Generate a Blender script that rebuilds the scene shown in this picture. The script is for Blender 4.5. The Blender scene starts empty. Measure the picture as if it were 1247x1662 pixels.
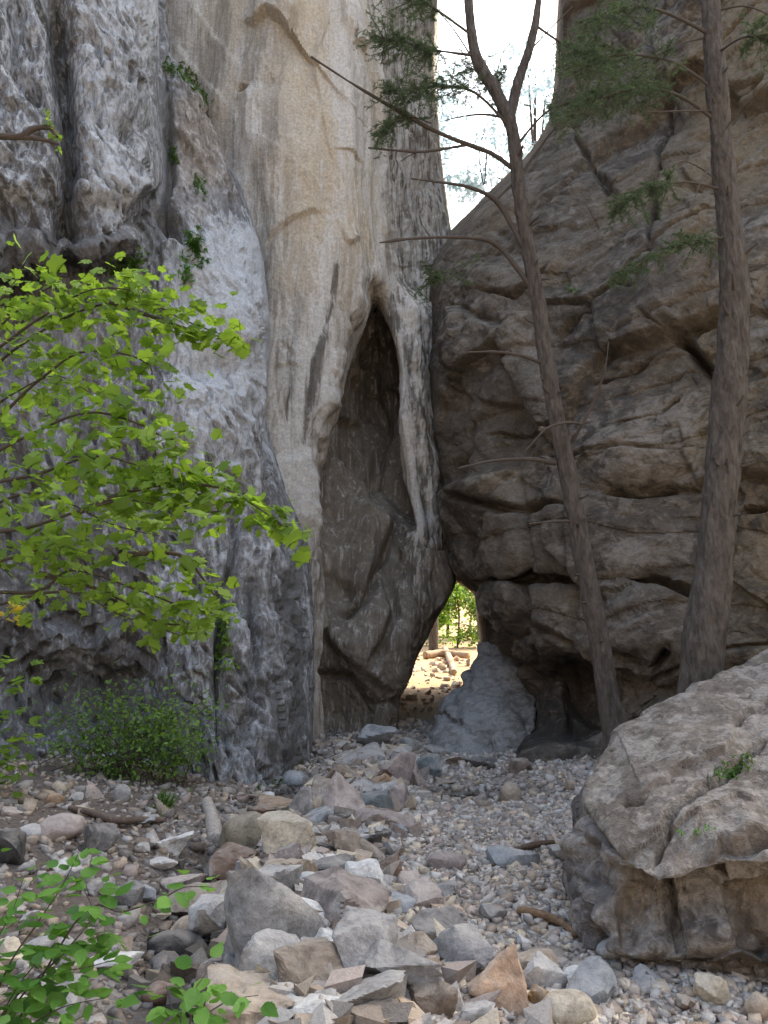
import bpy, bmesh, math, random
import numpy as np
from mathutils import Vector, Matrix

random.seed(7)
rng = np.random.default_rng(7)
S = bpy.context.scene
COL = S.collection

# ------------------------------------------------------------------ camera
F_PX, CX, CY = 1330.0, 623.5, 831.0
CAM_Z = 1.6
PITCH = math.atan((1030 - CY) / F_PX)          # horizon a little below the middle
cam_d = bpy.data.cameras.new('camera')
cam = bpy.data.objects.new('camera', cam_d)
COL.objects.link(cam)
cam.location = (0, 0, CAM_Z)
cam.rotation_euler = (math.pi / 2 + PITCH, 0, 0)
cam_d.sensor_fit = 'VERTICAL'
cam_d.angle = 2 * math.atan(831.0 / F_PX)
cam_d.clip_start = 0.05
cam_d.clip_end = 600
S.camera = cam

# ------------------------------------------------------------------ light
SUN_AZ, SUN_EL = math.radians(45), math.radians(52)
w = bpy.data.worlds.new('World')
S.world = w
w.use_nodes = True
wn = w.node_tree
bg = wn.nodes['Background']
sky = wn.nodes.new('ShaderNodeTexSky')
sky.sky_type = 'NISHITA'
sky.sun_disc = False
sky.sun_elevation = SUN_EL
sky.sun_rotation = SUN_AZ
sky.air_density = 0.9
sky.dust_density = 3.0
sky.ozone_density = 1.0
wn.links.new(sky.outputs[0], bg.inputs[0])
bg.inputs[1].default_value = 0.15
sd = Vector((math.sin(SUN_AZ) * math.cos(SUN_EL), math.cos(SUN_AZ) * math.cos(SUN_EL), math.sin(SUN_EL)))
sl = bpy.data.lights.new('sun', 'SUN')
sl.energy = 2.0
sl.angle = math.radians(0.5)
sl.color = (1.0, 0.93, 0.82)
so = bpy.data.objects.new('sun', sl)
so.rotation_euler = (-sd).to_track_quat('-Z', 'Y').to_euler()
so.location = (10, 10, 40)
COL.objects.link(so)
S.view_settings.view_transform = 'Standard'
S.view_settings.look = 'None'
S.view_settings.exposure = 2.45
S.view_settings.gamma = 1.0
S.view_settings.use_curve_mapping = False
S.view_settings.use_white_balance = True
S.view_settings.white_balance_temperature = 7200
S.view_settings.white_balance_tint = 3
S.render.engine = 'CYCLES'
S.cycles.max_bounces = 6
S.cycles.diffuse_bounces = 3
S.cycles.transmission_bounces = 6
S.cycles.use_denoising = True

# ------------------------------------------------------------------ projection helpers
_cp, _sp = math.cos(PITCH), math.sin(PITCH)


def P(px, py, d):
    """point at horizontal distance d straight ahead that is seen at photograph pixel px, py"""
    a, b = (px - CX) / F_PX, -(py - CY) / F_PX
    fy, fz = _cp - b * _sp, _sp + b * _cp
    k = d / fy
    return np.array((a * k, d, CAM_Z + fz * k))


def proj(Q):
    x, y, z = Q[..., 0], Q[..., 1], Q[..., 2] - CAM_Z
    c = y * _cp + z * _sp
    u = -y * _sp + z * _cp
    c = np.maximum(c, 0.05)
    return CX + F_PX * x / c, CY - F_PX * u / c


# ------------------------------------------------------------------ numpy noise
_pm = rng.permutation(256).astype(np.int64)
PERM = np.concatenate([_pm, _pm, _pm])
_g = rng.normal(size=(256, 3))
GRAD = (_g / np.linalg.norm(_g, axis=1)[:, None]).astype(np.float32)


def pn(Q):
    Q = np.asarray(Q, np.float32)
    I = np.floor(Q)
    Fr = Q - I
    I = I.astype(np.int64) & 255
    U = Fr * Fr * Fr * (Fr * (Fr * 6 - 15) + 10)
    x0, y0, z0 = I[..., 0], I[..., 1], I[..., 2]
    out = 0
    for dx in (0, 1):
        hx = PERM[(x0 + dx) & 255]
        wx = U[..., 0] if dx else 1 - U[..., 0]
        for dy in (0, 1):
            hy = PERM[hx + ((y0 + dy) & 255)]
            wy = U[..., 1] if dy else 1 - U[..., 1]
            for dz in (0, 1):
                h = PERM[hy + ((z0 + dz) & 255)]
                wz = U[..., 2] if dz else 1 - U[..., 2]
                g = GRAD[h]
                dot = g[..., 0] * (Fr[..., 0] - dx) + g[..., 1] * (Fr[..., 1] - dy) + g[..., 2] * (Fr[..., 2] - dz)
                out = out + wx * wy * wz * dot
    return out * 1.5


def fbm(Q, o=4, lac=2.1, gain=0.5):
    Q = np.asarray(Q, np.float32)
    s, a, t = 0, 1.0, 0
    for i in range(o):
        s = s + a * pn(Q + 17.3 * i)
        t += a
        Q = Q * lac
        a *= gain
    return s / t


def ridged(Q, o=3):
    Q = np.asarray(Q, np.float32)
    s, a, t = 0, 1.0, 0
    for i in range(o):
        s = s + a * (1 - 2 * np.abs(pn(Q + 9.7 * i)))
        t += a
        Q = Q * 2.1
        a *= 0.5
    return s / t


_H = rng.random((4096, 8)).astype(np.float32)


def facets(Q, seed=0, tilt=1.0):
    """cellular blocks: each cell a tilted flat, returns height and distance to the cell's edge"""
    Q = np.asarray(Q, np.float32)
    B = np.floor(Q).astype(np.int64)
    n = len(Q)
    best = np.full(n, 9e9, np.float32)
    sec = np.full(n, 9e9, np.float32)
    val = np.zeros(n, np.float32)
    for dx in (-1, 0, 1):
        for dy in (-1, 0, 1):
            for dz in (-1, 0, 1):
                C = B + np.array((dx, dy, dz))
                h = (C[:, 0] * 73856093 ^ C[:, 1] * 19349663 ^ C[:, 2] * 83492791 ^ seed * 2654435) & 4095
                r = _H[h]
                D = Q - (C + r[:, :3])
                d = (D * D).sum(1)
                v = (r[:, 3] - 0.5) * 1.2 + tilt * ((r[:, 4:7] - 0.5) * D).sum(1)
                near = d < best
                sec = np.where(near, best, np.minimum(sec, d))
                val = np.where(near, v, val)
                best = np.where(near, d, best)
    return val, np.sqrt(sec) - np.sqrt(best)


def chisel(Q, seed=0, tilt=1.35, kk=0.5):
    """upper envelope of tilted flats: an unbroken surface of planes that meet in hard edges"""
    Q = np.asarray(Q, np.float32)
    B = np.floor(Q).astype(np.int64)
    best = np.full(len(Q), -9e9, np.float32)
    for dx in (-1, 0, 1):
        for dy in (-1, 0, 1):
            for dz in (-1, 0, 1):
                C = B + np.array((dx, dy, dz))
                h = (C[:, 0] * 73856093 ^ C[:, 1] * 19349663 ^ C[:, 2] * 83492791 ^ seed * 2654435) & 4095
                r = _H[h]
                D = Q - (C + r[:, :3])
                best = np.maximum(best, (r[:, 3] - 0.5) * 0.7 + tilt * ((r[:, 4:7] - 0.5) * D).sum(1) - kk * (D * D).sum(1))
    return best - float(np.median(best)) - 0.05


def scallop(Q, seed=0):
    """squared distance to the nearest cell point: hollows that meet in sharp ribs"""
    Q = np.asarray(Q, np.float32)
    B = np.floor(Q).astype(np.int64)
    best = np.full(len(Q), 9e9, np.float32)
    for dx in (-1, 0, 1):
        for dy in (-1, 0, 1):
            for dz in (-1, 0, 1):
                C = B + np.array((dx, dy, dz))
                h = (C[:, 0] * 73856093 ^ C[:, 1] * 19349663 ^ C[:, 2] * 83492791 ^ seed * 2654435) & 4095
                D = Q - (C + _H[h][:, :3])
                best = np.minimum(best, (D * D).sum(1))
    return np.minimum(best, 1.0)


def sstep(a, b, x):
    t = np.clip((x - a) / (b - a), 0, 1)
    return t * t * (3 - 2 * t)


def polydist(PX, PY, pts):
    """distance in pixels of the projected base surface to a polyline, and the running parameter"""
    best = np.full(PX.shape, 1e9)
    tt = np.zeros(PX.shape)
    n = len(pts) - 1
    for i in range(n):
        ax, ay = pts[i]
        bx, by = pts[i + 1]
        ux, uy = bx - ax, by - ay
        L2 = ux * ux + uy * uy + 1e-6
        t = np.clip(((PX - ax) * ux + (PY - ay) * uy) / L2, 0, 1)
        d = np.hypot(PX - ax - t * ux, PY - ay - t * uy)
        m = d < best
        best = np.where(m, d, best)
        tt = np.where(m, (i + t) / n, tt)
    return best, tt


# ------------------------------------------------------------------ mesh helpers
def mesh_np(name, V, Fc, mat=None, smooth=True, cols=None, sharp=None):
    me = bpy.data.meshes.new(name)
    V = np.ascontiguousarray(V, np.float32)
    Fc = np.ascontiguousarray(Fc, np.int32)
    n, k = Fc.shape
    me.vertices.add(len(V))
    me.vertices.foreach_set('co', V.ravel())
    me.loops.add(n * k)
    me.loops.foreach_set('vertex_index', Fc.ravel())
    me.polygons.add(n)
    me.polygons.foreach_set('loop_start', np.arange(0, n * k, k, dtype=np.int32))
    try:
        me.polygons.foreach_set('loop_total', np.full(n, k, np.int32))
    except Exception:
        pass
    me.polygons.foreach_set('use_smooth', np.full(n, smooth, dtype=bool))
    if cols is not None:
        at = me.color_attributes.new('tint', 'FLOAT_COLOR', 'POINT')
        c = np.zeros((len(V), 4), np.float32)
        c[:, :cols.shape[1]] = cols
        at.data.foreach_set('color', c.ravel())
    me.update(calc_edges=True)
    if sharp is not None:
        me.set_sharp_from_angle(angle=math.radians(sharp))
    if mat is not None:
        me.materials.append(mat)
    return me


def link(name, me, parent=None, loc=(0, 0, 0)):
    o = bpy.data.objects.new(name, me)
    COL.objects.link(o)
    o.location = loc
    if parent is not None:
        o.parent = parent
    return o


def tag(o, label=None, cat=None, group=None, kind=None):
    if label:
        o['label'] = label
    if cat:
        o['category'] = cat
    if group:
        o['group'] = group
    if kind:
        o['kind'] = kind
    return o


def empty(name, loc, label=None, cat=None, group=None):
    o = bpy.data.objects.new(name, None)
    COL.objects.link(o)
    o.location = [float(v) for v in loc]
    o.empty_display_size = 0.1
    return tag(o, label, cat, group)


def part(name, V, Fc, mat, parent, smooth=True, cols=None, sharp=None):
    """mesh given in world coordinates, hung under an Empty standing at its base"""
    base = np.array(parent.location) if parent is not None else np.zeros(3)
    return link(name, mesh_np(name, np.asarray(V) - base, Fc, mat, smooth, cols, sharp), parent)


class Soup:
    """collects pieces with the same number of corners per face"""

    def __init__(self):
        self.v, self.f, self.c, self.n = [], [], [], 0

    def add(self, V, Fc, col=None):
        self.v.append(np.asarray(V, np.float32))
        self.f.append(np.asarray(Fc, np.int64) + self.n)
        if col is not None:
            col = np.asarray(col, np.float32)
            if col.ndim == 1:
                col = np.tile(col, (len(V), 1))
            self.c.append(col)
        self.n += len(V)

    def get(self):
        return np.concatenate(self.v), np.concatenate(self.f), (np.concatenate(self.c) if self.c else None)


def grid_faces(nr, nc):
    i = np.arange(nr * nc).reshape(nr, nc)
    return np.stack([i[:-1, :-1], i[1:, :-1], i[1:, 1:], i[:-1, 1:]], -1).reshape(-1, 4)


def blur1(A, s, ax):
    if s <= 0:
        return A
    r = int(3 * s)
    k = np.exp(-0.5 * (np.arange(-r, r + 1) / s) ** 2)
    k /= k.sum()
    pad = [(0, 0)] * A.ndim
    pad[ax] = (r, r)
    B = np.pad(A, pad, mode='edge')
    # reflect about the ends so that edges stay put
    out = np.zeros_like(A)
    n = A.shape[ax]
    for i, kk in enumerate(k):
        sl_ = [slice(None)] * A.ndim
        sl_[ax] = slice(i, i + n)
        out += kk * B[tuple(sl_)]
    return out


STEP = 2.05


def patch(rows, disp, blur=(5, 5), step=STEP, hblur=1.1):
    """loft a dense sheet through a net of real 3-D control points, then displace it along its normals"""
    R = np.array([[P(*c) for c in r] for r in rows])          # nr, nc, 3
    nr, nc = R.shape[:2]
    RX = np.array([[c[0] for c in r] for r in rows], float)
    RY = np.array([[c[1] for c in r] for r in rows], float)

    def counts(A, B, ax, ay, bx, by):
        pix = np.hypot(ax - bx, ay - by)
        m3 = np.linalg.norm(A - B, axis=-1)
        inside = ((np.maximum(ax, bx) > -20) & (np.minimum(ax, bx) < 1270) & (np.maximum(ay, by) > -20) & (np.minimum(ay, by) < 1680))
        need = np.where(inside, np.minimum(np.maximum(pix, m3 * 35), pix + 55) / step, pix / 12)
        return max(4, int(np.percentile(need, 80)))
    cu = [counts(R[:, j], R[:, j + 1], RX[:, j], RY[:, j], RX[:, j + 1], RY[:, j + 1]) for j in range(nc - 1)]
    cv = [counts(R[i], R[i + 1], RX[i], RY[i], RX[i + 1], RY[i + 1]) for i in range(nr - 1)]

    def params(cs):
        out = []
        for i, c in enumerate(cs):
            out.append(i + np.arange(c) / c)
        return np.concatenate(out + [np.array([float(len(cs))])])
    u, v = params(cu), params(cv)
    iu = np.minimum(u.astype(int), nc - 2)
    iv = np.minimum(v.astype(int), nr - 2)
    fu, fv = (u - iu)[None, :, None], (v - iv)[:, None, None]
    G = (R[iv][:, iu] * (1 - fu) + R[iv][:, iu + 1] * fu) * (1 - fv) + (R[iv + 1][:, iu] * (1 - fu) + R[iv + 1][:, iu + 1] * fu) * fv
    G = blur1(blur1(G, blur[0], 0), blur[1], 1)
    du = np.gradient(G, axis=1)
    dv = np.gradient(G, axis=0)
    N = np.cross(dv, du)
    N /= np.linalg.norm(N, axis=-1)[..., None] + 1e-9
    N = blur1(blur1(N, 5, 0), 5, 1)
    N /= np.linalg.norm(N, axis=-1)[..., None] + 1e-9
    Q = G.reshape(-1, 3)
    Nn = N.reshape(-1, 3)
    PX, PY = proj(Q)
    UU, VV = np.meshgrid(u, v)
    res = disp(Q, PX, PY, UU.ravel(), VV.ravel())
    h, tint = res[0], res[1]
    if len(res) > 2:
        h = h + blur1(blur1(res[2].reshape(G.shape[:2]), hblur, 0), hblur, 1).ravel()
    V = Q + Nn * h[:, None]
    return V, grid_faces(len(v), len(u)), tint


# ------------------------------------------------------------------ materials
class NT:
    def __init__(self, name):
        self.m = bpy.data.materials.new(name)
        self.m.use_nodes = True
        self.t = self.m.node_tree
        self.t.nodes.clear()

    def n(self, typ, **kw):
        nd = self.t.nodes.new(typ)
        for k, v in kw.items():
            setattr(nd, k, v)
        return nd

    def l(self, a, b):
        self.t.links.new(a, b)

    def pos(self):
        return self.n('ShaderNodeNewGeometry').outputs['Position']

    def mapping(self, src, scale=(1, 1, 1), rot=(0, 0, 0)):
        m = self.n('ShaderNodeMapping')
        m.inputs['Scale'].default_value = scale
        m.inputs['Rotation'].default_value = rot
        self.l(src, m.inputs['Vector'])
        return m.outputs[0]

    def noise(self, src, scale, detail=6, rough=0.6, dist=0.0):
        t = self.n('ShaderNodeTexNoise')
        t.inputs['Scale'].default_value = scale
        t.inputs['Detail'].default_value = detail
        t.inputs['Roughness'].default_value = rough
        t.inputs['Distortion'].default_value = dist
        self.l(src, t.inputs['Vector'])
        return t.outputs['Fac']

    def voro(self, src, scale, feature='F1', out='Distance'):
        t = self.n('ShaderNodeTexVoronoi', feature=feature)
        t.inputs['Scale'].default_value = scale
        self.l(src, t.inputs['Vector'])
        return t.outputs[out]

    def ramp(self, src, *stops):
        r = self.n('ShaderNodeValToRGB')
        e = r.color_ramp.elements
        while len(e) < len(stops):
            e.new(0.5)
        for el, (p, c) in zip(e, stops):
            el.position = p
            el.color = (c, c, c, 1) if isinstance(c, (int, float)) else (*c, 1)
        self.l(src, r.inputs[0])
        return r.outputs[0]

    def mix(self, fac, a, b, mode='MIX'):
        m = self.n('ShaderNodeMix', data_type='RGBA', blend_type=mode)
        for i, v in ((0, fac), (6, a), (7, b)):
            if isinstance(v, (int, float)):
                m.inputs[i].default_value = v
            elif isinstance(v, tuple):
                m.inputs[i].default_value = (*v, 1)
            else:
                self.l(v, m.inputs[i])
        return m.outputs[2]

    def math(self, op, a, b=0.0):
        m = self.n('ShaderNodeMath', operation=op)
        for i, v in ((0, a), (1, b)):
            if isinstance(v, (int, float)):
                m.inputs[i].default_value = v
            else:
                self.l(v, m.inputs[i])
        return m.outputs[0]

    def attr(self, name='tint'):
        a = self.n('ShaderNodeAttribute', attribute_name=name)
        s = self.n('ShaderNodeSeparateColor')
        self.l(a.outputs['Color'], s.inputs[0])
        return a.outputs['Color'], s.outputs

    def bump(self, h, dist, strength=1.0, normal=None):
        b = self.n('ShaderNodeBump')
        b.inputs['Distance'].default_value = dist
        b.inputs['Strength'].default_value = strength
        self.l(h, b.inputs['Height'])
        if normal is not None:
            self.l(normal, b.inputs['Normal'])
        return b.outputs[0]

    def bsdf(self, col, rough=0.9, normal=None, spec=0.2, **kw):
        p = self.n('ShaderNodeBsdfPrincipled')
        if isinstance(col, tuple):
            p.inputs['Base Color'].default_value = (*col, 1)
        else:
            self.l(col, p.inputs['Base Color'])
        if isinstance(rough, (int, float)):
            p.inputs['Roughness'].default_value = rough
        else:
            self.l(rough, p.inputs['Roughness'])
        p.inputs['Specular IOR Level'].default_value = spec
        for k, v in kw.items():
            p.inputs[k.replace('_', ' ')].default_value = v
        if normal is not None:
            self.l(normal, p.inputs['Normal'])
        return p.outputs[0]

    def out(self, sh):
        o = self.n('ShaderNodeOutputMaterial')
        self.l(sh, o.inputs['Surface'])
        return self.m


def rock_material(name, mid, dark, pale, warm, stain, alt, stretch=(1, 1, 1), rot=(0, 0, 0), lich=0.5, sc=1.0, bump=0.03):
    """tint.r = share of the warm colour, tint.g = dark tone, water and lichen stain among it, tint.b = pale lime crust"""
    k = NT(name)
    p = k.pos()
    q = k.mapping(p, stretch, rot)
    n1 = k.noise(q, 1.3 * sc, 5, 0.65, 0.4)
    n2 = k.noise(q, 5.0 * sc, 4, 0.7, 0.6)
    n3 = k.noise(p, 22 * sc, 3, 0.7)
    n4 = k.noise(p, 0.55 * sc, 2, 0.6)
    ca, t = k.attr()
    alpha = ca.node.outputs['Alpha']
    c = k.mix(k.ramp(n1, (0.38, 0.0), (0.62, 1.0)), dark, mid)
    wmask = k.math('ADD', t[0], k.math('MULTIPLY', k.math('SUBTRACT', n4, 0.5), 0.9))
    c = k.mix(k.ramp(wmask, (0.25, 0.0), (0.75, 1.0)), c, warm)
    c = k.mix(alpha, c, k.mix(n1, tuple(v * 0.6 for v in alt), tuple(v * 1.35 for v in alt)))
    pm = k.math('ADD', k.math('MULTIPLY', t[2], 0.6), k.math('SUBTRACT', n2, 0.42))
    c = k.mix(k.math('MULTIPLY', k.ramp(pm, (0.12, 0.0), (0.3, 1.0)), 0.75), c, pale)
    sm = k.math('ADD', k.math('MULTIPLY', t[1], 0.55), k.math('MULTIPLY', k.math('SUBTRACT', n2, 0.5), -1.1))
    sm2 = k.math('ADD', sm, k.math('MULTIPLY', k.math('SUBTRACT', n3, 0.5), 0.5))
    c = k.mix(k.math('MULTIPLY', k.ramp(sm2, (0.22 - 0.12 * lich, 0.0), (0.42, 1.0)), 0.85), c, stain)
    c = k.mix(0.55, c, k.ramp(n3, (0.3, 0.45), (0.7, 1.25)), 'MULTIPLY')
    v = k.voro(q, 7 * sc)
    hsum = k.math('ADD', k.math('MULTIPLY', n3, 0.5), k.math('ADD', k.math('MULTIPLY', n2, 1.2), k.math('MULTIPLY', v, 0.5)))
    b = k.bump(hsum, bump)
    n5 = k.noise(p, 70 * sc, 1, 0.7)
    b = k.bump(n5, bump * 0.25, 1.0, b)
    return k.out(k.bsdf(c, 0.92, b, 0.15))


M = {}
M['grey'] = rock_material('grey limestone', (0.36, 0.36, 0.365), (0.195, 0.194, 0.196), (0.60, 0.605, 0.61), (0.35, 0.29, 0.235), (0.10, 0.092, 0.085), (0.2, 0.2, 0.2),
                          (1.5, 1.5, 0.6), (0, math.radians(22), 0), 0.75, 1.5, 0.03)
M['beige'] = rock_material('beige limestone', (0.47, 0.405, 0.335), (0.29, 0.25, 0.205), (0.62, 0.57, 0.51), (0.54, 0.44, 0.32), (0.11, 0.09, 0.07), (0.185, 0.152, 0.118),
                           (2.2, 2.2, 0.20), (0, math.radians(4), 0), 0.0, 1.0, 0.02)
M['brown'] = rock_material('brown bedded limestone', (0.165, 0.136, 0.107), (0.105, 0.086, 0.067), (0.265, 0.226, 0.185), (0.22, 0.165, 0.104), (0.055, 0.047, 0.04), (0.2, 0.2, 0.2),
                           (0.9, 0.9, 1.3), (0, 0, 0), 0.35, 1.0, 0.035)
M['boulder'] = rock_material('weathered boulder stone', (0.215, 0.178, 0.146), (0.145, 0.119, 0.097), (0.35, 0.31, 0.268), (0.22, 0.17, 0.118), (0.09, 0.075, 0.065), (0.16, 0.145, 0.14),
                             (1, 1, 1), (0, 0, 0), 0.1, 2.2, 0.02)

# ================================================================== the canyon walls
def rowp(py, *cd):
    return [(c[0], c[1] if len(c) == 3 else py, c[-1]) for c in cd]


def sc3(Q, x, y, z):
    return Q * np.array((x, y, z), np.float32)


def shear(Q, kx):
    """lean the pattern: x shifts with height"""
    R = Q.copy()
    R[:, 0] = R[:, 0] + kx * R[:, 2]
    return R


def groove(h, PX, PY, pts, width, depth, rough=None, step=0.0):
    d, t = polydist(PX, PY, pts)
    if rough is not None:
        d = d + rough * 5
    taper = np.clip(np.minimum(t, 1 - t) * 6 + 0.25, 0, 1)
    h -= depth * taper * np.exp(-(d / width) ** 2)
    return h


def ledge(h, PX, PY, pts, amp, fade, side, rough=None, edge=3.0):
    """break of slope: the stone on one side of a line stands proud by amp and sinks back over fade pixels"""
    best = np.full(PX.shape, 1e9)
    sg = np.zeros(PX.shape)
    tt = np.zeros(PX.shape)
    n = len(pts) - 1
    for i in range(n):
        (ax, ay), (bx, by) = pts[i], pts[i + 1]
        ux, uy = bx - ax, by - ay
        t = np.clip(((PX - ax) * ux + (PY - ay) * uy) / (ux * ux + uy * uy), 0, 1)
        d = np.hypot(PX - ax - t * ux, PY - ay - t * uy)
        c = ux * (PY - ay) - uy * (PX - ax)
        m = d < best
        best = np.where(m, d, best)
        sg = np.where(m, np.sign(c), sg)
        tt = np.where(m, (i + t) / n, tt)
    s_ = best * sg * side + (0 if rough is None else rough * 4)
    taper = np.clip(np.minimum(tt, 1 - tt) * 5, 0, 1)
    return h + amp * taper * sstep(-edge / 2, edge / 2, s_) * np.exp(-np.clip(s_, 0, None) / fade)


# ---- left grey wall
left_rows = [
    rowp(-640, (-500, 11.5), (-200, 12.6), (-20, 13.2), (100, 13.6), (180, 13.8), (230, 14), (255, 14.2), (262, 14.6), (270, 19)),
    rowp(-20, (-420, 9.6), (-160, 10.6), (-20, 11.2), (100, 11.6), (180, 11.9), (230, 12.1), (252, 12.3), (262, 12.6), (266, 17)),
    rowp(90, (-400, 9.3), (-160, 10.3), (-20, 10.9), (100, 11.3), (180, 11.6), (225, 11.7), (255, 11.8), (272, 12.2), (274, 17)),
    rowp(170, (-380, 9.2), (-160, 10.1), (-20, 10.7), (100, 11.1), (180, 11.4), (240, 11.5), (295, 11.6), (338, 12.1), (338, 17)),
    rowp(280, (-360, 9.0), (-160, 9.9), (-20, 10.5), (100, 10.9), (190, 11.1), (270, 11.2), (335, 11.3), (382, 11.9), (380, 17)),
    rowp(400, (-340, 8.8), (-160, 9.6), (-20, 10.2), (100, 10.5), (200, 10.7), (290, 10.8), (365, 11.0), (424, 11.8), (420, 17)),
    rowp(520, (-340, 8.5), (-160, 9.3), (-20, 9.8), (100, 10.1), (200, 10.3), (300, 10.5), (385, 10.7), (441, 11.7), (435, 17)),
    rowp(720, (-330, 8.1), (-160, 8.9), (-20, 9.4), (100, 9.7), (210, 9.9), (310, 10.0), (390, 10.3), (443, 11.5), (437, 17)),
    rowp(800, (-330, 8.0), (-160, 8.8), (-20, 9.3), (100, 9.6), (210, 9.8), (320, 9.9), (410, 10.3), (465, 11.4), (455, 17)),
    rowp(880, (-330, 7.9), (-160, 8.7), (-20, 9.2), (100, 9.5), (215, 9.7), (330, 9.7), (435, 10.2), (503, 11.4), (492, 17)),
    rowp(1000, (-330, 7.8), (-160, 8.6), (-20, 9.1), (100, 9.5), (220, 9.6), (340, 9.5), (445, 10.0), (510, 11.3), (500, 17)),
    rowp(1120, (-330, 7.9), (-160, 8.7), (-20, 9.3), (90, 9.9), (200, 9.9), (345, 9.2), (440, 9.7), (511, 11.2), (500, 17)),
    rowp(1230, (-330, 7.6), (-160, 8.4), (-20, 9.0), (90, 9.6), (200, 9.7), (345, 9.0), (432, 9.4), (506, 10.9), (496, 17)),
    rowp(1330, (-330, 7.4), (-160, 8.2), (-20, 8.8), (90, 9.4), (200, 9.5), (345, 8.8), (425, 9.2), (500, 10.7), (490, 17)),
]


def left_disp(Q, PX, PY, U, V):
    W = Q + 0.25 * np.stack([pn(Q * 0.7), pn(Q * 0.7 + 31), pn(Q * 0.7 + 57)], 1)
    T = shear(W, 0.32)
    h = 0.22 * fbm(sc3(T, .45, .45, .3), 3)
    h += 0.07 * ridged(sc3(T, 1.1, 1.1, 0.35) + 5, 3)
    h += 0.07 * scallop(sc3(T, 2.2, 2.2, 1.1), 7) + 0.05 * scallop(sc3(T, 7.5, 7.5, 5.0), 8)
    f1, e1 = facets(sc3(T, 1.0, 1.0, 0.55), 3, 1.2)
    f2 = chisel(sc3(T, 1.5, 1.5, 0.8), 5)
    f3 = chisel(sc3(T, 4.6, 4.6, 2.6), 6)
    low = sstep(500, 900, PY)
    hs = (0.16 + 0.06 * low) * f1
    h += 0.17 * f2 + 0.075 * f3
    h += 0.035 * fbm(sc3(T, 5, 5, 2.6), 3) + 0.022 * fbm(sc3(W, 15, 15, 11), 2)
    # bulge with a smooth pale skin in the middle of the wall and hollows round it
    pit = sstep(0.12, 0.34, fbm(sc3(T, 6.5, 6.5, 3.4) + 44, 2)) + 0.8 * sstep(0.18, 0.4, fbm(sc3(T, 2.6, 2.6, 1.2) + 74, 2))
    h -= 0.085 * pit * (0.5 + 0.7 * low)
    h *= 1 - 0.86 * sstep(6.4, 7.15, U)
    hs *= 1 - 0.98 * sstep(5.9, 6.8, U)
    h += 0.28 * np.exp(-((PX - 315) / 70) ** 2 - ((PY - 690) / 90) ** 2)
    h -= 0.35 * np.exp(-((PX - 330) / 45) ** 2 - ((PY - 600) / 30) ** 2)
    h -= 0.16 * np.exp(-((PX - 130) / 80) ** 2 - ((PY - 1120) / 60) ** 2)
    r = pn(sc3(W, 2, 2, 2))
    for pts, wd, dp in (([(345, 1180), (355, 1050), (375, 900), (380, 780), (440, 860)], 7, 0.22),
                        ([(425, 500), (438, 640), (432, 790)], 6, 0.18),
                        ([(385, 280), (372, 230), (345, 190), (300, 160)], 7, 0.25),
                        ([(270, 130), (275, 290), (262, 345), (300, 400)], 8, 0.28),
                        ([(360, 950), (352, 1100), (362, 1200)], 7, 0.25),
                        ([(395, 930), (410, 1060), (400, 1230)], 8, 0.2)):
        h = groove(h, PX, PY, pts, wd, dp, r)
    brown = sstep(0.1, 0.5, fbm(sc3(Q, .6, .6, .6) + 3, 2) + 0.1) * np.exp(-((PX - 320) / 75) ** 2 - ((PY - 235) / 140) ** 2)
    warm = np.clip(0.75 * np.exp(-((PX - 320) / 70) ** 2 - ((PY - 235) / 130) ** 2) + 0.15 * brown, 0, 1)
    pale = np.clip(sstep(250, 330, PX) * sstep(330, 420, PY) * 0.75 - 0.55 * sstep(950, 1150, PY) * (PX < 340), 0, 1)
    pale = np.clip(pale + 0.5 * np.exp(-((PX - 330) / 55) ** 2 - ((PY - 720) / 110) ** 2), 0, 1)
    st = np.clip(0.24 + 0.6 * fbm(sc3(T, .8, .8, .25) + 40, 3) + 0.40 * low * sstep(0, .4, ridged(sc3(T, 1.6, 1.6, .6) + 70, 2)) - 0.3 * pale * (1 - low), 0, 1)
    # black water streaks low down by the edge
    st = np.clip(st + 0.6 * np.exp(-((PX - 470 - 8 * r) / 14) ** 2) * sstep(880, 960, PY), 0, 1)
    return h, np.stack([warm, st, pale], 1), hs


V_, F_, T_ = patch(left_rows, left_disp, hblur=1.7)
cliff_left = tag(link('cliff_left', mesh_np('cliff_left', V_, F_, M['grey'], True, T_, 24)), 'tall grey pitted limestone wall behind the maple leaves', kind='structure')

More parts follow.
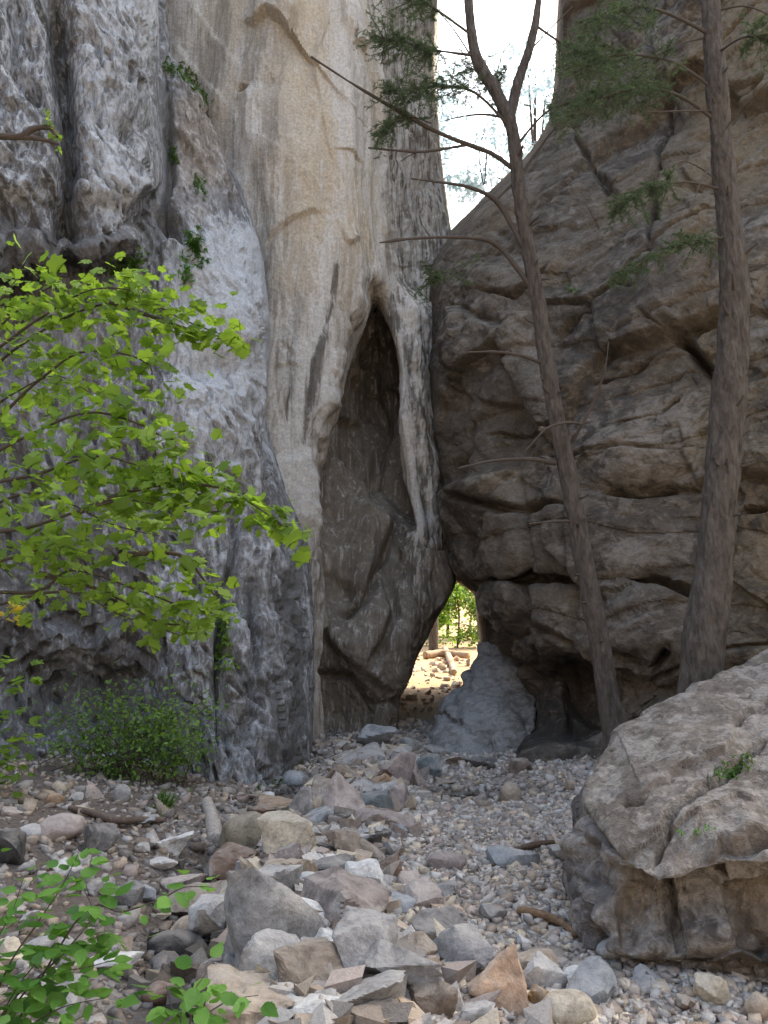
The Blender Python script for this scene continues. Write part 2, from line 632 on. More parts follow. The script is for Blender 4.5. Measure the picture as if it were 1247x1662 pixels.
# ---- the overhanging upper block of the left wall
over_rows = [
    rowp(-640, (-600, 10.0), (-300, 10.7), (-100, 11.2), (40, 11.6), (150, 11.9), (225, 12.3), (250, 13.3), (252, 16)),
    rowp(-20, (-480, 8.2), (-250, 8.9), (-100, 9.4), (30, 9.8), (140, 10.1), (225, 10.5), (256, 11.5), (254, 14)),
    rowp(120, (-460, 7.9), (-250, 8.6), (-100, 9.1), (30, 9.5), (140, 9.8), (228, 10.2), (260, 11.2), (258, 14)),
    rowp(260, (-450, 7.7), (-250, 8.3), (-100, 8.8), (30, 9.2), (140, 9.5), (230, 9.9), (266, 10.9), (262, 13)),
    rowp(350, (-440, 7.6), (-250, 8.2), (-100, 8.7), (30, 9.1), (140, 9.4), (222, 9.7), (258, 10.6), (256, 12.6)),
    rowp(400, (-440, 410, 7.7), (-250, 412, 8.2), (-100, 415, 8.7), (30, 418, 9.1), (140, 412, 9.4), (210, 396, 9.7), (240, 380, 10.4), (246, 376, 12.4)),
    rowp(440, (-440, 445, 8.1), (-250, 445, 8.6), (-100, 442, 9.1), (30, 440, 9.5), (140, 430, 9.8), (200, 412, 10.0), (228, 396, 10.5), (236, 388, 12.2)),
    rowp(455, (-440, 440, 10.4), (-250, 440, 10.8), (-100, 438, 11.2), (30, 436, 11.4), (140, 428, 11.6), (195, 410, 11.8), (222, 396, 12), (232, 388, 12.6)),
]


def over_disp(Q, PX, PY, U, V):
    W = Q + 0.2 * np.stack([pn(Q * 0.8), pn(Q * 0.8 + 31), pn(Q * 0.8 + 57)], 1)
    T = shear(W, 0.42)
    h = 0.18 * fbm(sc3(T, .5, .5, .3) + 8, 3) + 0.10 * ridged(sc3(T, .9, .9, 0.22) + 15, 3)
    h += 0.09 * scallop(sc3(T, 1.9, 1.9, .8), 17) + 0.06 * scallop(sc3(T, 7.0, 7.0, 4.2), 18)
    f1 = chisel(sc3(T, 1.5, 1.5, .55) + 9, 13)
    f2 = chisel(sc3(T, 4.2, 4.2, 2.0) + 9, 15)
    h += 0.24 * f1 + 0.09 * f2
    h += 0.05 * fbm(sc3(T, 6, 6, 2.2), 3) + 0.025 * fbm(sc3(W, 16, 16, 10), 2)
    pit = sstep(0.10, 0.32, fbm(sc3(T, 6.0, 6.0, 2.6) + 44, 2)) + 0.9 * sstep(0.15, 0.4, fbm(sc3(T, 2.4, 2.4, .9) + 74, 2))
    h -= 0.10 * pit
    h *= 1 - 0.93 * sstep(4.9, 6.1, U)
    r = pn(sc3(W, 2, 2, 2))
    h = groove(h, PX, PY, [(85, -20), (100, 90), (115, 230), (105, 330), (112, 430)], 16, 0.55, r)
    h = groove(h, PX, PY, [(30, -20), (20, 100), (60, 160)], 14, 0.25, r)
    h -= 0.35 * np.exp(-((PX - 212) / 22) ** 2 - ((PY - 205) / 20) ** 2)
    h -= 0.22 * sstep(300, 330, PY + 22 * r) * sstep(395, 365, PY + 22 * r)
    d, _ = polydist(PX, PY, [(90, -20), (105, 130), (120, 300), (140, 400)])
    st = np.clip(0.36 + 0.7 * fbm(sc3(T, .8, .8, .2) + 40, 3) + 0.45 * np.exp(-(d / 26) ** 2) + 0.4 * sstep(300, 400, PY) + .15 * (PX < 90), 0, 1)  # darker towards the lower edge
    pale = np.clip(0.35 * sstep(110, 150, PX) + 0.25 * fbm(sc3(T, 1, 1, .25) + 90, 3) + .2, 0, 1)
    return h, np.stack([np.full(len(Q), 0.04), st, pale], 1)


V_, F_, T_ = patch(over_rows, over_disp)
part('overhang', V_, F_, M['grey'], cliff_left, True, T_, 24)

# ---- beige wall, its fold with the tall cave and the flank that runs back into the gap
mid_rows = [
    rowp(-700, (60, 16.5), (300, 15.5), (430, 15.2), (545, 15.0), (560, 15.1), (575, 15.2), (590, 15.3), (610, 15.6), (660, 17.5), (700, 19.5), (712, 27)),
    rowp(-20, (200, 14.6), (330, 14.1), (440, 13.8), (553, 13.7), (568, 13.9), (580, 14.2), (592, 14.5), (612, 14.9), (665, 17), (706, 19), (712, 27)),
    rowp(130, (240, 14.3), (350, 13.8), (455, 13.5), (562, 13.5), (574, 13.7), (584, 14.0), (596, 14.3), (612, 14.7), (664, 16.8), (704, 18.8), (708, 27)),
    rowp(260, (280, 14.0), (390, 13.5), (475, 13.3), (572, 13.4), (582, 13.6), (590, 13.8), (600, 14.1), (614, 14.5), (666, 16.6), (714, 18.6), (716, 27)),
    rowp(390, (340, 13.7), (425, 13.3), (500, 13.2), (585, 13.3), (592, 13.5), (598, 13.7), (606, 13.9), (622, 14.3), (672, 16.2), (733, 18.2), (734, 26)),
    rowp(452, (380, 13.5), (432, 13.2), (508, 13.1), (589, 13.3), (596, 13.5), (602, 13.7), (611, 13.8), (628, 14.2), (672, 15.8), (716, 17.8), (720, 25)),
    rowp(500, (390, 13.4), (436, 13.1), (506, 13.1), (580, 13.3), (592, 15.0), (606, 15.5), (622, 15.2), (634, 14.3), (674, 14.5), (714, 15.2), (718, 25)),
    rowp(570, (400, 13.3), (440, 13.0), (502, 13.0), (556, 13.2), (570, 15.2), (610, 15.9), (640, 15.6), (651, 14.3), (684, 14.4), (712, 15.0), (716, 25)),
    rowp(660, (410, 13.2), (442, 12.9), (490, 12.9), (528, 13.0), (542, 15.0), (600, 15.9), (648, 15.6), (660, 14.3), (694, 14.4), (714, 15.0), (716, 25)),
    rowp(770, (420, 13.1), (446, 12.8), (482, 12.8), (502, 12.9), (518, 14.6), (588, 15.3), (646, 15.2), (670, 14.2), (702, 14.3), (724, 15.0), (726, 25)),
    rowp(860, (430, 13.0), (466, 12.7), (486, 12.7), (500, 12.9), (516, 13.9), (582, 14.3), (652, 14.6), (690, 14.1), (712, 14.2), (740, 14.8), (744, 24)),
    rowp(950, (440, 13.0), (480, 12.9), (500, 12.9), (511, 13.0), (526, 13.6), (578, 13.6), (646, 13.9), (692, 13.7), (726, 13.8), (740, 14.4), (732, 19)),
    rowp(1040, (440, 13.0), (485, 12.9), (504, 12.9), (513, 13.0), (526, 13.3), (578, 13.2), (630, 13.4), (660, 13.4), (682, 13.6), (690, 14.2), (676, 18.5)),
    rowp(1120, (440, 13.0), (488, 12.9), (505, 12.9), (514, 13.0), (526, 13.2), (574, 13.2), (604, 13.3), (628, 13.4), (644, 13.6), (652, 14.2), (640, 18)),
    rowp(1190, (440, 13.0), (490, 12.9), (506, 12.9), (515, 13.0), (526, 13.2), (566, 13.2), (598, 13.2), (622, 13.3), (636, 13.5), (645, 14.0), (634, 18)),
    rowp(1260, (440, 13.0), (490, 12.9), (506, 12.9), (515, 13.0), (526, 13.2), (566, 13.2), (598, 13.2), (620, 13.3), (634, 13.5), (643, 14.0), (632, 18)),
]


def mid_disp(Q, PX, PY, U, V):
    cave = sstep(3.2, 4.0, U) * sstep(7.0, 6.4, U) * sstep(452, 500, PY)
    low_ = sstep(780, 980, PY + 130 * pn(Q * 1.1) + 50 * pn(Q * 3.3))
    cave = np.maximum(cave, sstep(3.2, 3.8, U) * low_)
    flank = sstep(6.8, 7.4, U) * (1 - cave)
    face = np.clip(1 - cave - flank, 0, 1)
    W = Q + 0.2 * np.stack([pn(Q * 0.6), pn(Q * 0.6 + 31), pn(Q * 0.6 + 57)], 1)
    Tn = shear(W, -0.05)
    r = pn(sc3(W, 2, 2, 2))
    h = face * (0.20 * fbm(sc3(Tn, .5, .5, .16), 3) + 0.20 * ridged(sc3(Tn, .9, .9, .09) + 3, 2) + 0.05 * fbm(sc3(W, 3, 3, 1.2), 3))
    f1, e1 = facets(sc3(shear(W, 0.5), .8, .8, .35), 23, 1.2)
    pass
    f4, e4 = facets(sc3(shear(W, 0.45), .9, .9, .5), 28, 1.2)
    f2 = chisel(sc3(shear(W, .4), 1.5, 1.5, .8), 25)
    f3 = chisel(sc3(shear(W, .2), 4.0, 4.0, 2.2), 26)
    f5 = chisel(sc3(Tn, 1.1, 1.1, .3), 29)
    hs = cave * 0.30 * f4 * (1 - sstep(8.3, 8.9, U))
    h += cave * (0.16 * fbm(sc3(W, .9, .9, .6), 3) + 0.20 * f2 + 0.08 * f3) + flank * (0.20 * fbm(sc3(W, .6, .6, .25), 3) + (0.16 + .16 * (PY > 430)) * f2 + .10 * f3 + 0.12 * fbm(sc3(shear(W, .3), 1.5, 1.5, .7), 3) + .04 * fbm(sc3(W, 6, 6, 4), 2))
    h += (0.018 + 0.02 * cave + .02 * flank) * fbm(sc3(W, 12, 12, 9), 3) + face * (0.025 * f3 + 0.12 * f5 + 0.05 * f2)
    # cracks and steps of the smooth face
    for pts, am, fd, sd_ in (([(398, 140), (390, 175), (386, 220), (384, 300), (400, 380)], 0.20, 60, -1),
                             ([(392, 40), (420, 52), (440, 42), (462, 58), (474, 72), (486, 40), (500, 8)], 0.26, 60, -1),
                             ([(432, 420), (448, 396), (470, 377), (488, 366), (510, 352), (540, 346)], 0.10, 50, -1),
                             ([(553, -10), (556, 40), (566, 72), (590, 86)], 0.18, 40, -1),
                             ([(560, 404), (574, 398), (584, 384)], 0.12, 25, -1),
                             ([(548, 420), (532, 520), (508, 590), (494, 700)], 0.07, 40, -1),
                             ([(446, 600), (470, 596), (492, 604)], 0.05, 30, -1),
                             ([(500, 690), (520, 662), (542, 655)], 0.05, 25, -1),
                             ([(455, 556), (468, 566), (482, 590)], 0.04, 25, -1),
                             ([(410, 230), (450, 250), (500, 290), (540, 330)], 0.035, 50, 1),
                             ([(280, 60), (330, 130), (380, 180)], 0.05, 40, 1),
                             ([(300, -10), (350, 60), (396, 120)], 0.05, 40, 1), ([(505, 100), (520, 160), (530, 230), (545, 300)], 0.06, 30, -1), ([(470, 120), (462, 200), (470, 290), (462, 400), (466, 520)], 0.06, 36, 1)):
        h = ledge(h, PX, PY, pts, am * face, fd, sd_, 0.8 * r + 0.5 * pn(W * 5), 7.0)
    h = groove(h, PX, PY, [(392, 152), (404, 158)], 6, 0.45)
    h += 0.30 * np.exp(-((PX - 474) / 26) ** 2 - ((PY - 15) / 40) ** 2)
    # lower bulge of the pinnacle under the cave, with hollows
    h += 0.30 * np.exp(-((PX - 620) / 45) ** 2 - ((PY - 1000) / 60) ** 2) * cave
    h += 0.35 * np.exp(-((PX - 600) / 40) ** 2 - ((PY - 880) / 40) ** 2) * cave
    h -= 0.40 * np.exp(-((PX - 560) / 30) ** 2 - ((PY - 960) / 50) ** 2) * cave
    h -= 0.10 * sstep(1110, 1170, PY + 14 * r) * cave * (PX < 640)
    for pts, wd, dp in (([(520, 1090), (570, 1100), (620, 1150), (650, 1130)], 7, 0.25), ([(620, 900), (640, 1000), (600, 1080)], 9, .25),
                        ([(590, 560), (620, 700), (600, 820)], 9, .25), ([(545, 1000), (590, 980), (625, 900), (640, 860)], 8, .3)):
        h = groove(h, PX, PY, pts, wd, dp, r)
    h *= 1 - 0.8 * sstep(8.3, 8.9, U) * sstep(860, 930, PY)
    h *= 1 - 0.7 * sstep(8.6, 9.3, U)
    lip = np.exp(-((U - 3.0) / 0.28) ** 2) * sstep(440, 500, PY)
    h += lip * (0.16 * f2 + 0.12 * f3 + 0.10 * pn(W * 1.7) + 0.05 * pn(W * 5))
    # ledge of clean pale stone at the foot of the beige face
    led = sstep(735, 760, PY + 0.35 * (PX - 470)) * sstep(860, 835, PY - 0.5 * (PX - 480)) * sstep(438, 446, PX) * sstep(508, 500, PX)
    h += 0.10 * led
    warm = np.clip(0.28 + face * (0.55 * sstep(380, 600, PX) * sstep(640, 300, PY) + 0.3 * fbm(sc3(Tn, .9, .9, .12) + 50, 2)) + cave * 0.25 - flank * 0.35 * (PY < 440) + 0.3 * flank * (PX > 662) * (PY > 430), 0, 1)
    d1, _ = polydist(PX, PY, [(545, 440), (530, 520), (505, 600), (490, 720)])
    d2, _ = polydist(PX, PY, [(520, 560), (508, 640), (505, 740)])
    d3, _ = polydist(PX, PY, [(470, 620), (470, 720)])
    st = face * (0.75 * np.exp(-(d1 / 7) ** 2) + 0.5 * np.exp(-(d2 / 9) ** 2) + .4 * np.exp(-(d3 / 8) ** 2)) + 0.30 * cave + 0.30 * flank  # cave and flank get an even extra dark tone
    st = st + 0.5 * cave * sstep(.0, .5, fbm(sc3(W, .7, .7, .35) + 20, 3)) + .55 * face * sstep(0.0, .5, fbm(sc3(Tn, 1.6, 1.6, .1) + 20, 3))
    pale = face * (0.25 + 0.9 * fbm(sc3(Tn, 1.4, 1.4, .12) + 80, 3)) + 0.8 * led + 0.22 * flank * (PY > 440) + .25 * flank * (1 + fbm(W * 2, 3))
    dr, _ = polydist(PX, PY, [(600, 440), (640, 520), (657, 640), (690, 780), (712, 880)])
    pale = pale + 0.15 * np.exp(-(dr / 14) ** 2) * (1 - cave)
    st = st + 0.5 * flank * sstep(-.1, .4, fbm(sc3(W, 4, 4, 2) + 8, 3))
    st = st + 0.4 * np.exp(-((dr - 4) / 10) ** 2) * sstep(0, .4, fbm(sc3(W, 3, 3, 1.2), 2)) - .5 * led
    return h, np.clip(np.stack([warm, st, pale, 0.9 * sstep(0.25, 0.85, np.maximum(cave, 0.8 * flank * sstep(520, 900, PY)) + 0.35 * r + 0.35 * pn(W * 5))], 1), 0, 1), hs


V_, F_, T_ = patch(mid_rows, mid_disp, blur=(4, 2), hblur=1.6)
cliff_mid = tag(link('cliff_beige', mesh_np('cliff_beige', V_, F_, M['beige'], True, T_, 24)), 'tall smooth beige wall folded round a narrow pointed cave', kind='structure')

# ---- brown bedded wall on the right
right_rows = [  # upper back and far right columns stretched out of view to block sun
    rowp(-700, (904, 25), (912, 17), (930, 16), (960, 15.4), (1010, 14.6), (1080, 13.6), (1180, 12.2), (1300, 11), (2200, 8.4)),
    rowp(-20, (907, 25), (916, 15.6), (936, 15.1), (970, 14.6), (1015, 14.0), (1085, 13.0), (1180, 11.7), (1290, 10.4), (1520, 8)),
    rowp(130, (900, 25), (912, 15.2), (934, 14.6), (966, 14.1), (1015, 13.5), (1088, 12.4), (1180, 11.2), (1290, 10), (2100, 7.2)),
    rowp(200, (890, 25), (902, 14.9), (924, 14.3), (960, 13.6), (1012, 13.0), (1088, 12.0), (1180, 10.9), (1290, 9.8), (2100, 7.0)),
    rowp(250, (859, 25), (870, 14.8), (896, 14.0), (940, 13.2), (1004, 12.5), (1085, 11.6), (1180, 10.6), (1290, 9.6), (2100, 6.9)),
    rowp(310, (794, 25), (808, 14.6), (842, 13.7), (906, 12.8), (990, 12.0), (1080, 11.2), (1180, 10.3), (1290, 9.4), (2100, 6.8)),
    rowp(388, (716, 25), (734, 14.5), (776, 13.5), (858, 12.5), (964, 11.6), (1070, 10.8), (1180, 10.0), (1290, 9.1), (2100, 6.7)),
    rowp(436, (690, 20), (703, 14.6), (748, 13.4), (838, 12.3), (950, 11.4), (1062, 10.6), (1180, 9.8), (1290, 9.0), (2100, 6.6)),
    rowp(560, (684, 20), (697, 14.4), (738, 13.1), (824, 12.0), (938, 11.1), (1056, 10.3), (1175, 9.6), (1290, 8.9), (2100, 6.5)),
    rowp(700, (690, 20), (701, 14.2), (742, 12.9), (826, 11.7), (938, 10.8), (1056, 10.1), (1175, 9.4), (1290, 8.7), (2100, 6.4)),
    rowp(840, (702, 20), (715, 14.0), (756, 12.6), (834, 11.3), (940, 10.5), (1056, 9.9), (1175, 9.2), (1290, 8.5), (2100, 6.3)),
    rowp(922, (716, 20), (734, 14.0), (772, 12.6), (842, 11.2), (944, 10.4), (1058, 9.8), (1175, 9.1), (1290, 8.4), (2100, 6.2)),
    rowp(944, (736, 20), (750, 14.2), (790, 12.8), (850, 11.6), (948, 10.7), (1058, 10.0), (1175, 9.1), (1290, 8.4), (2100, 6.2)),
    rowp(962, (772, 20), (780, 14.0), (795, 12.5), (852, 11.2), (948, 10.4), (1058, 9.7), (1175, 9.1), (1290, 8.4), (2100, 6.2)),
    rowp(1050, (778, 20), (787, 13.6), (802, 12.2), (858, 11.0), (952, 10.3), (1058, 9.6), (1175, 9.0), (1290, 8.3), (2100, 6.1)),
    rowp(1120, (820, 20), (832, 13.6), (846, 12.3), (882, 11.4), (962, 11.0), (1062, 10.2), (1175, 9.2), (1290, 8.4), (2100, 6.1)),
    rowp(1190, (840, 20), (850, 13.4), (862, 12.0), (892, 11.0), (966, 10.6), (1064, 10.1), (1175, 9.3), (1290, 8.4), (2100, 6.1)),
    rowp(1262, (850, 20), (858, 12.6), (870, 10.2), (900, 9.7), (970, 9.4), (1066, 9.0), (1175, 8.6), (1290, 8.1), (2100, 6.0)),
    rowp(1330, (850, 20), (858, 12.4), (868, 10.0), (900, 9.5), (970, 9.2), (1066, 8.8), (1175, 8.4), (1290, 7.9), (2100, 5.9)),
]


def right_disp(Q, PX, PY, U, V):
    W = Q + 0.3 * np.stack([pn(Q * 0.6), pn(Q * 0.6 + 31), pn(Q * 0.6 + 57)], 1)
    # beds dip a little
    B = W.copy()
    B[:, 2] = B[:, 2] + 0.10 * B[:, 0] + 0.12 * pn(sc3(Q, .5, .5, .5))
    h = 0.22 * fbm(sc3(W, .32, .32, .4) + 2, 3)
    f0, e0 = facets(sc3(B, .34, .34, .52), 31, 1.2)
    f1, e1 = facets(sc3(B, .85, .85, 1.15), 33, 1.2)
    f4 = chisel(sc3(B, .9, .9, 1.2), 34, 1.4)
    f2 = chisel(sc3(B, 2.4, 2.4, 3.4), 35)
    f3 = chisel(sc3(B, 6.0, 6.0, 8.0), 36)
    hs = 0.36 * f0 + 0.12 * f1
    h += 0.27 * f4 + 0.10 * f2 + 0.045 * f3
    h -= 0.10 * np.exp(-(e0 / 0.025) ** 2)
    # bed partings: saw-tooth ledges of uneven thickness
    zz = B[:, 2] * 0.95 + 0.5 * pn(sc3(Q, .25, .25, .6) + 11)
    fr = zz - np.floor(zz)
    h += 0.05 * (0.5 - fr) * sstep(0.0, 0.06, fr)
    zz2 = B[:, 2] * 3.1 + 0.6 * pn(sc3(Q, .5, .5, 1) + 21)
    fr2 = zz2 - np.floor(zz2)
    h += 0.012 * (0.5 - fr2) * sstep(0.0, 0.1, fr2) * sstep(-.2, .3, pn(sc3(Q, .5, .5, .8) + 4))
    h += 0.03 * fbm(sc3(W, 3, 3, 3), 3) + 0.02 * fbm(sc3(W, 13, 13, 13), 2)
    r = pn(sc3(W, 2, 2, 2))
    for pts, wd, dp in (([(790, 936), (860, 940), (940, 942), (1000, 938), (1080, 950), (1145, 965)], 11, 0.55),
                        ([(985, 800), (1040, 806), (1090, 790)], 9, 0.42),
                        ([(1085, 535), (1110, 550), (1140, 590), (1165, 625)], 12, 0.75),
                        ([(1050, 520), (1090, 545), (1010, 600), (950, 620)], 5, 0.22),
                        ([(700, 560), (730, 640), (735, 720), (712, 800)], 9, 0.3),
                        ([(760, 700), (840, 690), (920, 700)], 6, 0.2),
                        ([(740, 800), (830, 830), (930, 820)], 8, 0.35),
                        ([(1200, 830), (1250, 826)], 7, 0.3),
                        ([(990, 1060), (1060, 1085), (1090, 1050)], 9, 0.4),
                        ([(860, 940), (850, 1000), (858, 1090)], 6, 0.25),
                        ([(1000, 1180), (1080, 1130)], 9, .4),
                        ([(960, 0), (955, 120), (930, 220), (1010, 330)], 8, .3),
                        ([(1060, 0), (1075, 150), (1060, 300), (1065, 420)], 9, .45),
                        ([(780, 470), (830, 480), (900, 440)], 6, .25),
                        ([(890, 560), (960, 500), (1000, 470), (1040, 480)], 6, .25),
                        ([(1000, 690), (1070, 670), (1100, 640)], 5, .2)):
        h = groove(h, PX, PY, pts, wd * 0.62, dp * 0.7, 1.4 * r)
    # hollow under the wall near the gap, and bulging blocks
    h -= 0.55 * np.exp(-((PX - 915) / 55) ** 2 - ((PY - 1150) / 50) ** 2)
    h -= 0.35 * np.exp(-((PX - 800) / 45) ** 2 - ((PY - 690) / 60) ** 2)
    h += 0.30 * np.exp(-((PX - 1030) / 75) ** 2 - ((PY - 745) / 45) ** 2)
    h += 0.25 * np.exp(-((PX - 780) / 50) ** 2 - ((PY - 790) / 35) ** 2)
    h += 0.25 * np.exp(-((PX - 1060) / 60) ** 2 - ((PY - 1010) / 50) ** 2)
    edge = sstep(0.7, 1.9, U)
    h *= 0.15 + 0.85 * edge
    hs *= 0.1 + 0.9 * edge
    warm = np.clip(0.28 + 0.5 * fbm(sc3(W, .5, .5, .4) + 60, 3) + 0.45 * sstep(1050, 1180, PX) * (0.6 + .4 * sstep(600, 200, PY)), 0, 1)
    st = np.clip(0.30 + 0.8 * fbm(sc3(W, .6, .6, .3) + 33, 3) + 0.35 * sstep(1060, 1160, PY) * sstep(1000, 900, PX), 0, 1)  # darker low down at the left end
    pale = np.clip(0.45 * sstep(.05, .5, fbm(sc3(W, .7, .7, 1) + 12, 3)) + 0.4 * np.exp(-((PX - 1040) / 90) ** 2 - ((PY - 740) / 60) ** 2) + .35 * np.exp(-((PX - 1020) / 60) ** 2 - ((PY - 1030) / 60) ** 2), 0, 1)
    return h, np.stack([warm, st, pale], 1), hs


V_, F_, T_ = patch(right_rows, right_disp, blur=(4, 5), hblur=1.3)
cliff_right = tag(link('cliff_right', mesh_np('cliff_right', V_, F_, M['brown'], True, T_, 24)), 'brown bedded rock wall behind the two conifer trunks', kind='structure')

# ================================================================== the ground
STREAM = [P(230, 1640, 3.4)[:2], P(290, 1560, 4.0)[:2], P(320, 1480, 4.8)[:2], P(330, 1400, 5.9)[:2], P(400, 1320, 7.4)[:2], P(470, 1255, 9.4)[:2]]
PILE = [P(520, 1640, 3.3)[:2], P(490, 1500, 4.6)[:2], P(500, 1400, 5.8)[:2], P(560, 1310, 7.6)[:2], P(610, 1240, 10.0)[:2], P(600, 1205, 12)[:2]]
POOL = P(765, 1268, 9.0)[:2]


def seg_d(X, Y, pts):
    return polydist(X, Y, [tuple(p) for p in pts])[0]


def ground_z(X, Y):
    X = np.asarray(X, float)
    Y = np.asarray(Y, float)
    z = 0.055 * np.clip(Y - 13.0, 0, 40) + 0.025 * np.clip(Y - 13, 0, 8)
    # left bank climbs to the foot of the wall
    bank = np.clip(-X - 1.3 - 0.06 * np.clip(Y - 4, 0, 6), 0, 6)
    z = z + 0.30 * (1 - np.exp(-bank * 0.8)) * sstep(2.5, 6, Y)
    rb = np.clip(X - 1.2, 0, 5)
    z = z + 0.10 * rb * sstep(5, 8, Y) * sstep(12, 9, Y)
    z = z - 0.16 * np.exp(-(seg_d(X, Y, STREAM) / 0.33) ** 2)
    z = z + 0.13 * np.exp(-(seg_d(X, Y, PILE) / 0.62) ** 2)
    z = z - 0.20 * np.exp(-((X - POOL[0]) / 0.55) ** 2 - ((Y - POOL[1]) / 0.42) ** 2)
    far = np.clip(np.hypot(X * 0.8, Y - 5) - 45, 0, 200)
    z = z + 0.10 * far
    back = np.clip(-Y - 5 + 1.5 * pn(np.stack([X * .08, Y * .08, 0 * X], -1)), 0, 60)  # unseen slopes behind the camera, added to hold off low sky light
    z = z + 26 * (1 - np.exp(-back * 0.035)) + 0.9 * np.clip(np.abs(X) - 9, 0, 18) * sstep(8, 2, Y)
    q = np.stack([X, Y, 0 * X], -1)
    z = z + 0.05 * fbm(q * 0.9, 2) + 0.025 * fbm(q * 3.0, 3)
    return z


def ground_hit(px, py):
    """where the sight line through a photograph pixel meets the ground"""
    lo, hi = 1.5, 40.0
    a = P(px, py, 1.0) - np.array((0, 0, CAM_Z))
    ds = np.geomspace(2.2, 34, 60)
    for _ in range(2):
        pts = a[None] * ds[:, None]
        zz = pts[:, 2] + CAM_Z - ground_z(pts[:, 0], pts[:, 1])
        i = int(np.argmax(zz < 0))
        if zz[i] >= 0:
            i = len(ds) - 1
        d = ds[i]
        ds = np.linspace(ds[max(i - 1, 0)], ds[i], 24)
    return np.array((a[0] * d, d, float(ground_z(a[0] * d, d))))


def axis(spans):
    out = []
    for a, b, s in spans:
        out.append(np.arange(a, b, s))
    return np.concatenate(out + [np.array([spans[-1][1]])])


gx = axis([(-120, -20, 10), (-20, -6, 1.0), (-6, 4.6, 0.06), (4.6, 20, 1.0), (20, 120, 10)])
gy = axis([(-90, -10, 10), (-10, 1.6, 0.8), (1.6, 8, 0.045), (8, 14, 0.07), (14, 32, 0.2), (32, 60, 1.5), (60, 200, 12)])
GX, GY = np.meshgrid(gx, gy)
GZ = ground_z(GX.ravel(), GY.ravel())
q = np.stack([GX.ravel(), GY.ravel(), 0 * GX.ravel()], 1)
GZ = GZ + 0.012 * fbm(q * 11, 2) * (np.abs(GX.ravel()) < 8)
wet = 1.3 * np.exp(-(seg_d(GX.ravel(), GY.ravel(), STREAM) / 0.34) ** 2) + np.exp(-((GX.ravel() - POOL[0]) / 0.8) ** 2 - ((GY.ravel() - POOL[1]) / 0.6) ** 2)
soil = sstep(0.95, 1.7, -GX.ravel() - 0.06 * (GY.ravel() - 4)) * sstep(14, 12, GY.ravel())
sand = sstep(13.5, 15.5, GY.ravel())
k = NT('gravel bed')
pp = k.pos()
_, t = k.attr()
vc = k.n('ShaderNodeTexVoronoi')
vc.inputs['Scale'].default_value = 26
k.l(pp, vc.inputs['Vector'])
sep = k.n('ShaderNodeSeparateColor')
k.l(vc.outputs['Color'], sep.inputs[0])
c = k.ramp(sep.outputs[0], (0.0, (0.13, 0.11, 0.095)), (0.35, (0.28, 0.245, 0.215)), (0.7, (0.38, 0.34, 0.30)), (1.0, (0.50, 0.46, 0.41)))
n1 = k.noise(pp, 2.0, 6, 0.6)
n2 = k.noise(pp, 40, 5, 0.7)
c = k.mix(k.ramp(n1, (0.4, 0.0), (0.65, 0.6)), c, (0.20, 0.165, 0.135))
c = k.mix(k.math('MULTIPLY', t[1], 0.9), c, k.mix(n2, (0.075, 0.055, 0.042), (0.16, 0.125, 0.10)))
c = k.mix(t[2], c, k.mix(k.noise(pp, 1.2, 5, .6), (0.34, 0.20, 0.105), (0.47, 0.31, 0.175)))
wm = k.ramp(k.math('ADD', t[0], k.math('SUBTRACT', n1, 0.55)), (0.3, 0.0), (0.7, 1.0))
c = k.mix(k.math('MULTIPLY', wm, 0.7), c, (0.045, 0.035, 0.028))
ro = k.math('SUBTRACT', 0.95, k.math('MULTIPLY', wm, 0.6))
hh = k.math('ADD', k.math('MULTIPLY', vc.outputs['Distance'], -0.9), k.math('MULTIPLY', n2, 0.6))
M['ground'] = k.out(k.bsdf(c, ro, k.bump(hh, 0.03), 0.3))
ground = tag(link('ground', mesh_np('ground', np.stack([GX.ravel(), GY.ravel(), GZ], 1), grid_faces(*GX.shape)[:, ::-1], M['ground'], True,
                                    np.clip(np.stack([wet, soil, sand], 1), 0, 1))), 'stony stream bed of the canyon', kind='structure')

# ---- water lying in the hollow before the gap and in the trickle on the left
k = NT('stream water')
nb = k.bump(k.noise(k.pos(), 14, 3, 0.6), 0.02, 0.6)
M['water'] = k.out(k.bsdf((0.03, 0.028, 0.022), 0.04, nb, 0.5, IOR=1.33, Transmission_Weight=0.55))


def water_sheet(name, cx, cy, rx, ry, z, label):
    V, n = [(cx, cy, z)], 40
    for i in range(n):
        a = 2 * math.pi * i / n
        rr = 1 + 0.18 * math.sin(3 * a + cx) + 0.12 * math.sin(5 * a + 1)
        V.append((cx + rx * rr * math.cos(a), cy + ry * rr * math.sin(a), z))
    Fc = [(0, 1 + i, 1 + (i + 1) % n) for i in range(n)]
    return tag(link(name, mesh_np(name, np.array(V), np.array(Fc), M['water'])), label, kind='structure')


water_sheet('water', POOL[0], POOL[1], 0.60, 0.40, float(ground_z(POOL[0], POOL[1])) + 0.085, 'shallow pool before the gap in the rock')
for i_, (px_, py_) in enumerate(((300, 1545), (322, 1462))):
    h_ = ground_hit(px_, py_)
    water_sheet('water', h_[0], h_[1], 0.20, 0.36, h_[2] + 0.045, 'trickle of dark water among stones')

# ================================================================== rocks
_ico = {}


def ico(sub):
    if sub not in _ico:
        bm = bmesh.new()
        bmesh.ops.create_icosphere(bm, subdivisions=sub, radius=1.0)
        bm.verts.ensure_lookup_table()
        V = np.array([v.co[:] for v in bm.verts], np.float32)
        Fc = np.array([[v.index for v in f.verts] for f in bm.faces])
        bm.free()
        _ico[sub] = (V / np.linalg.norm(V, axis=1)[:, None], Fc)
    return _ico[sub]


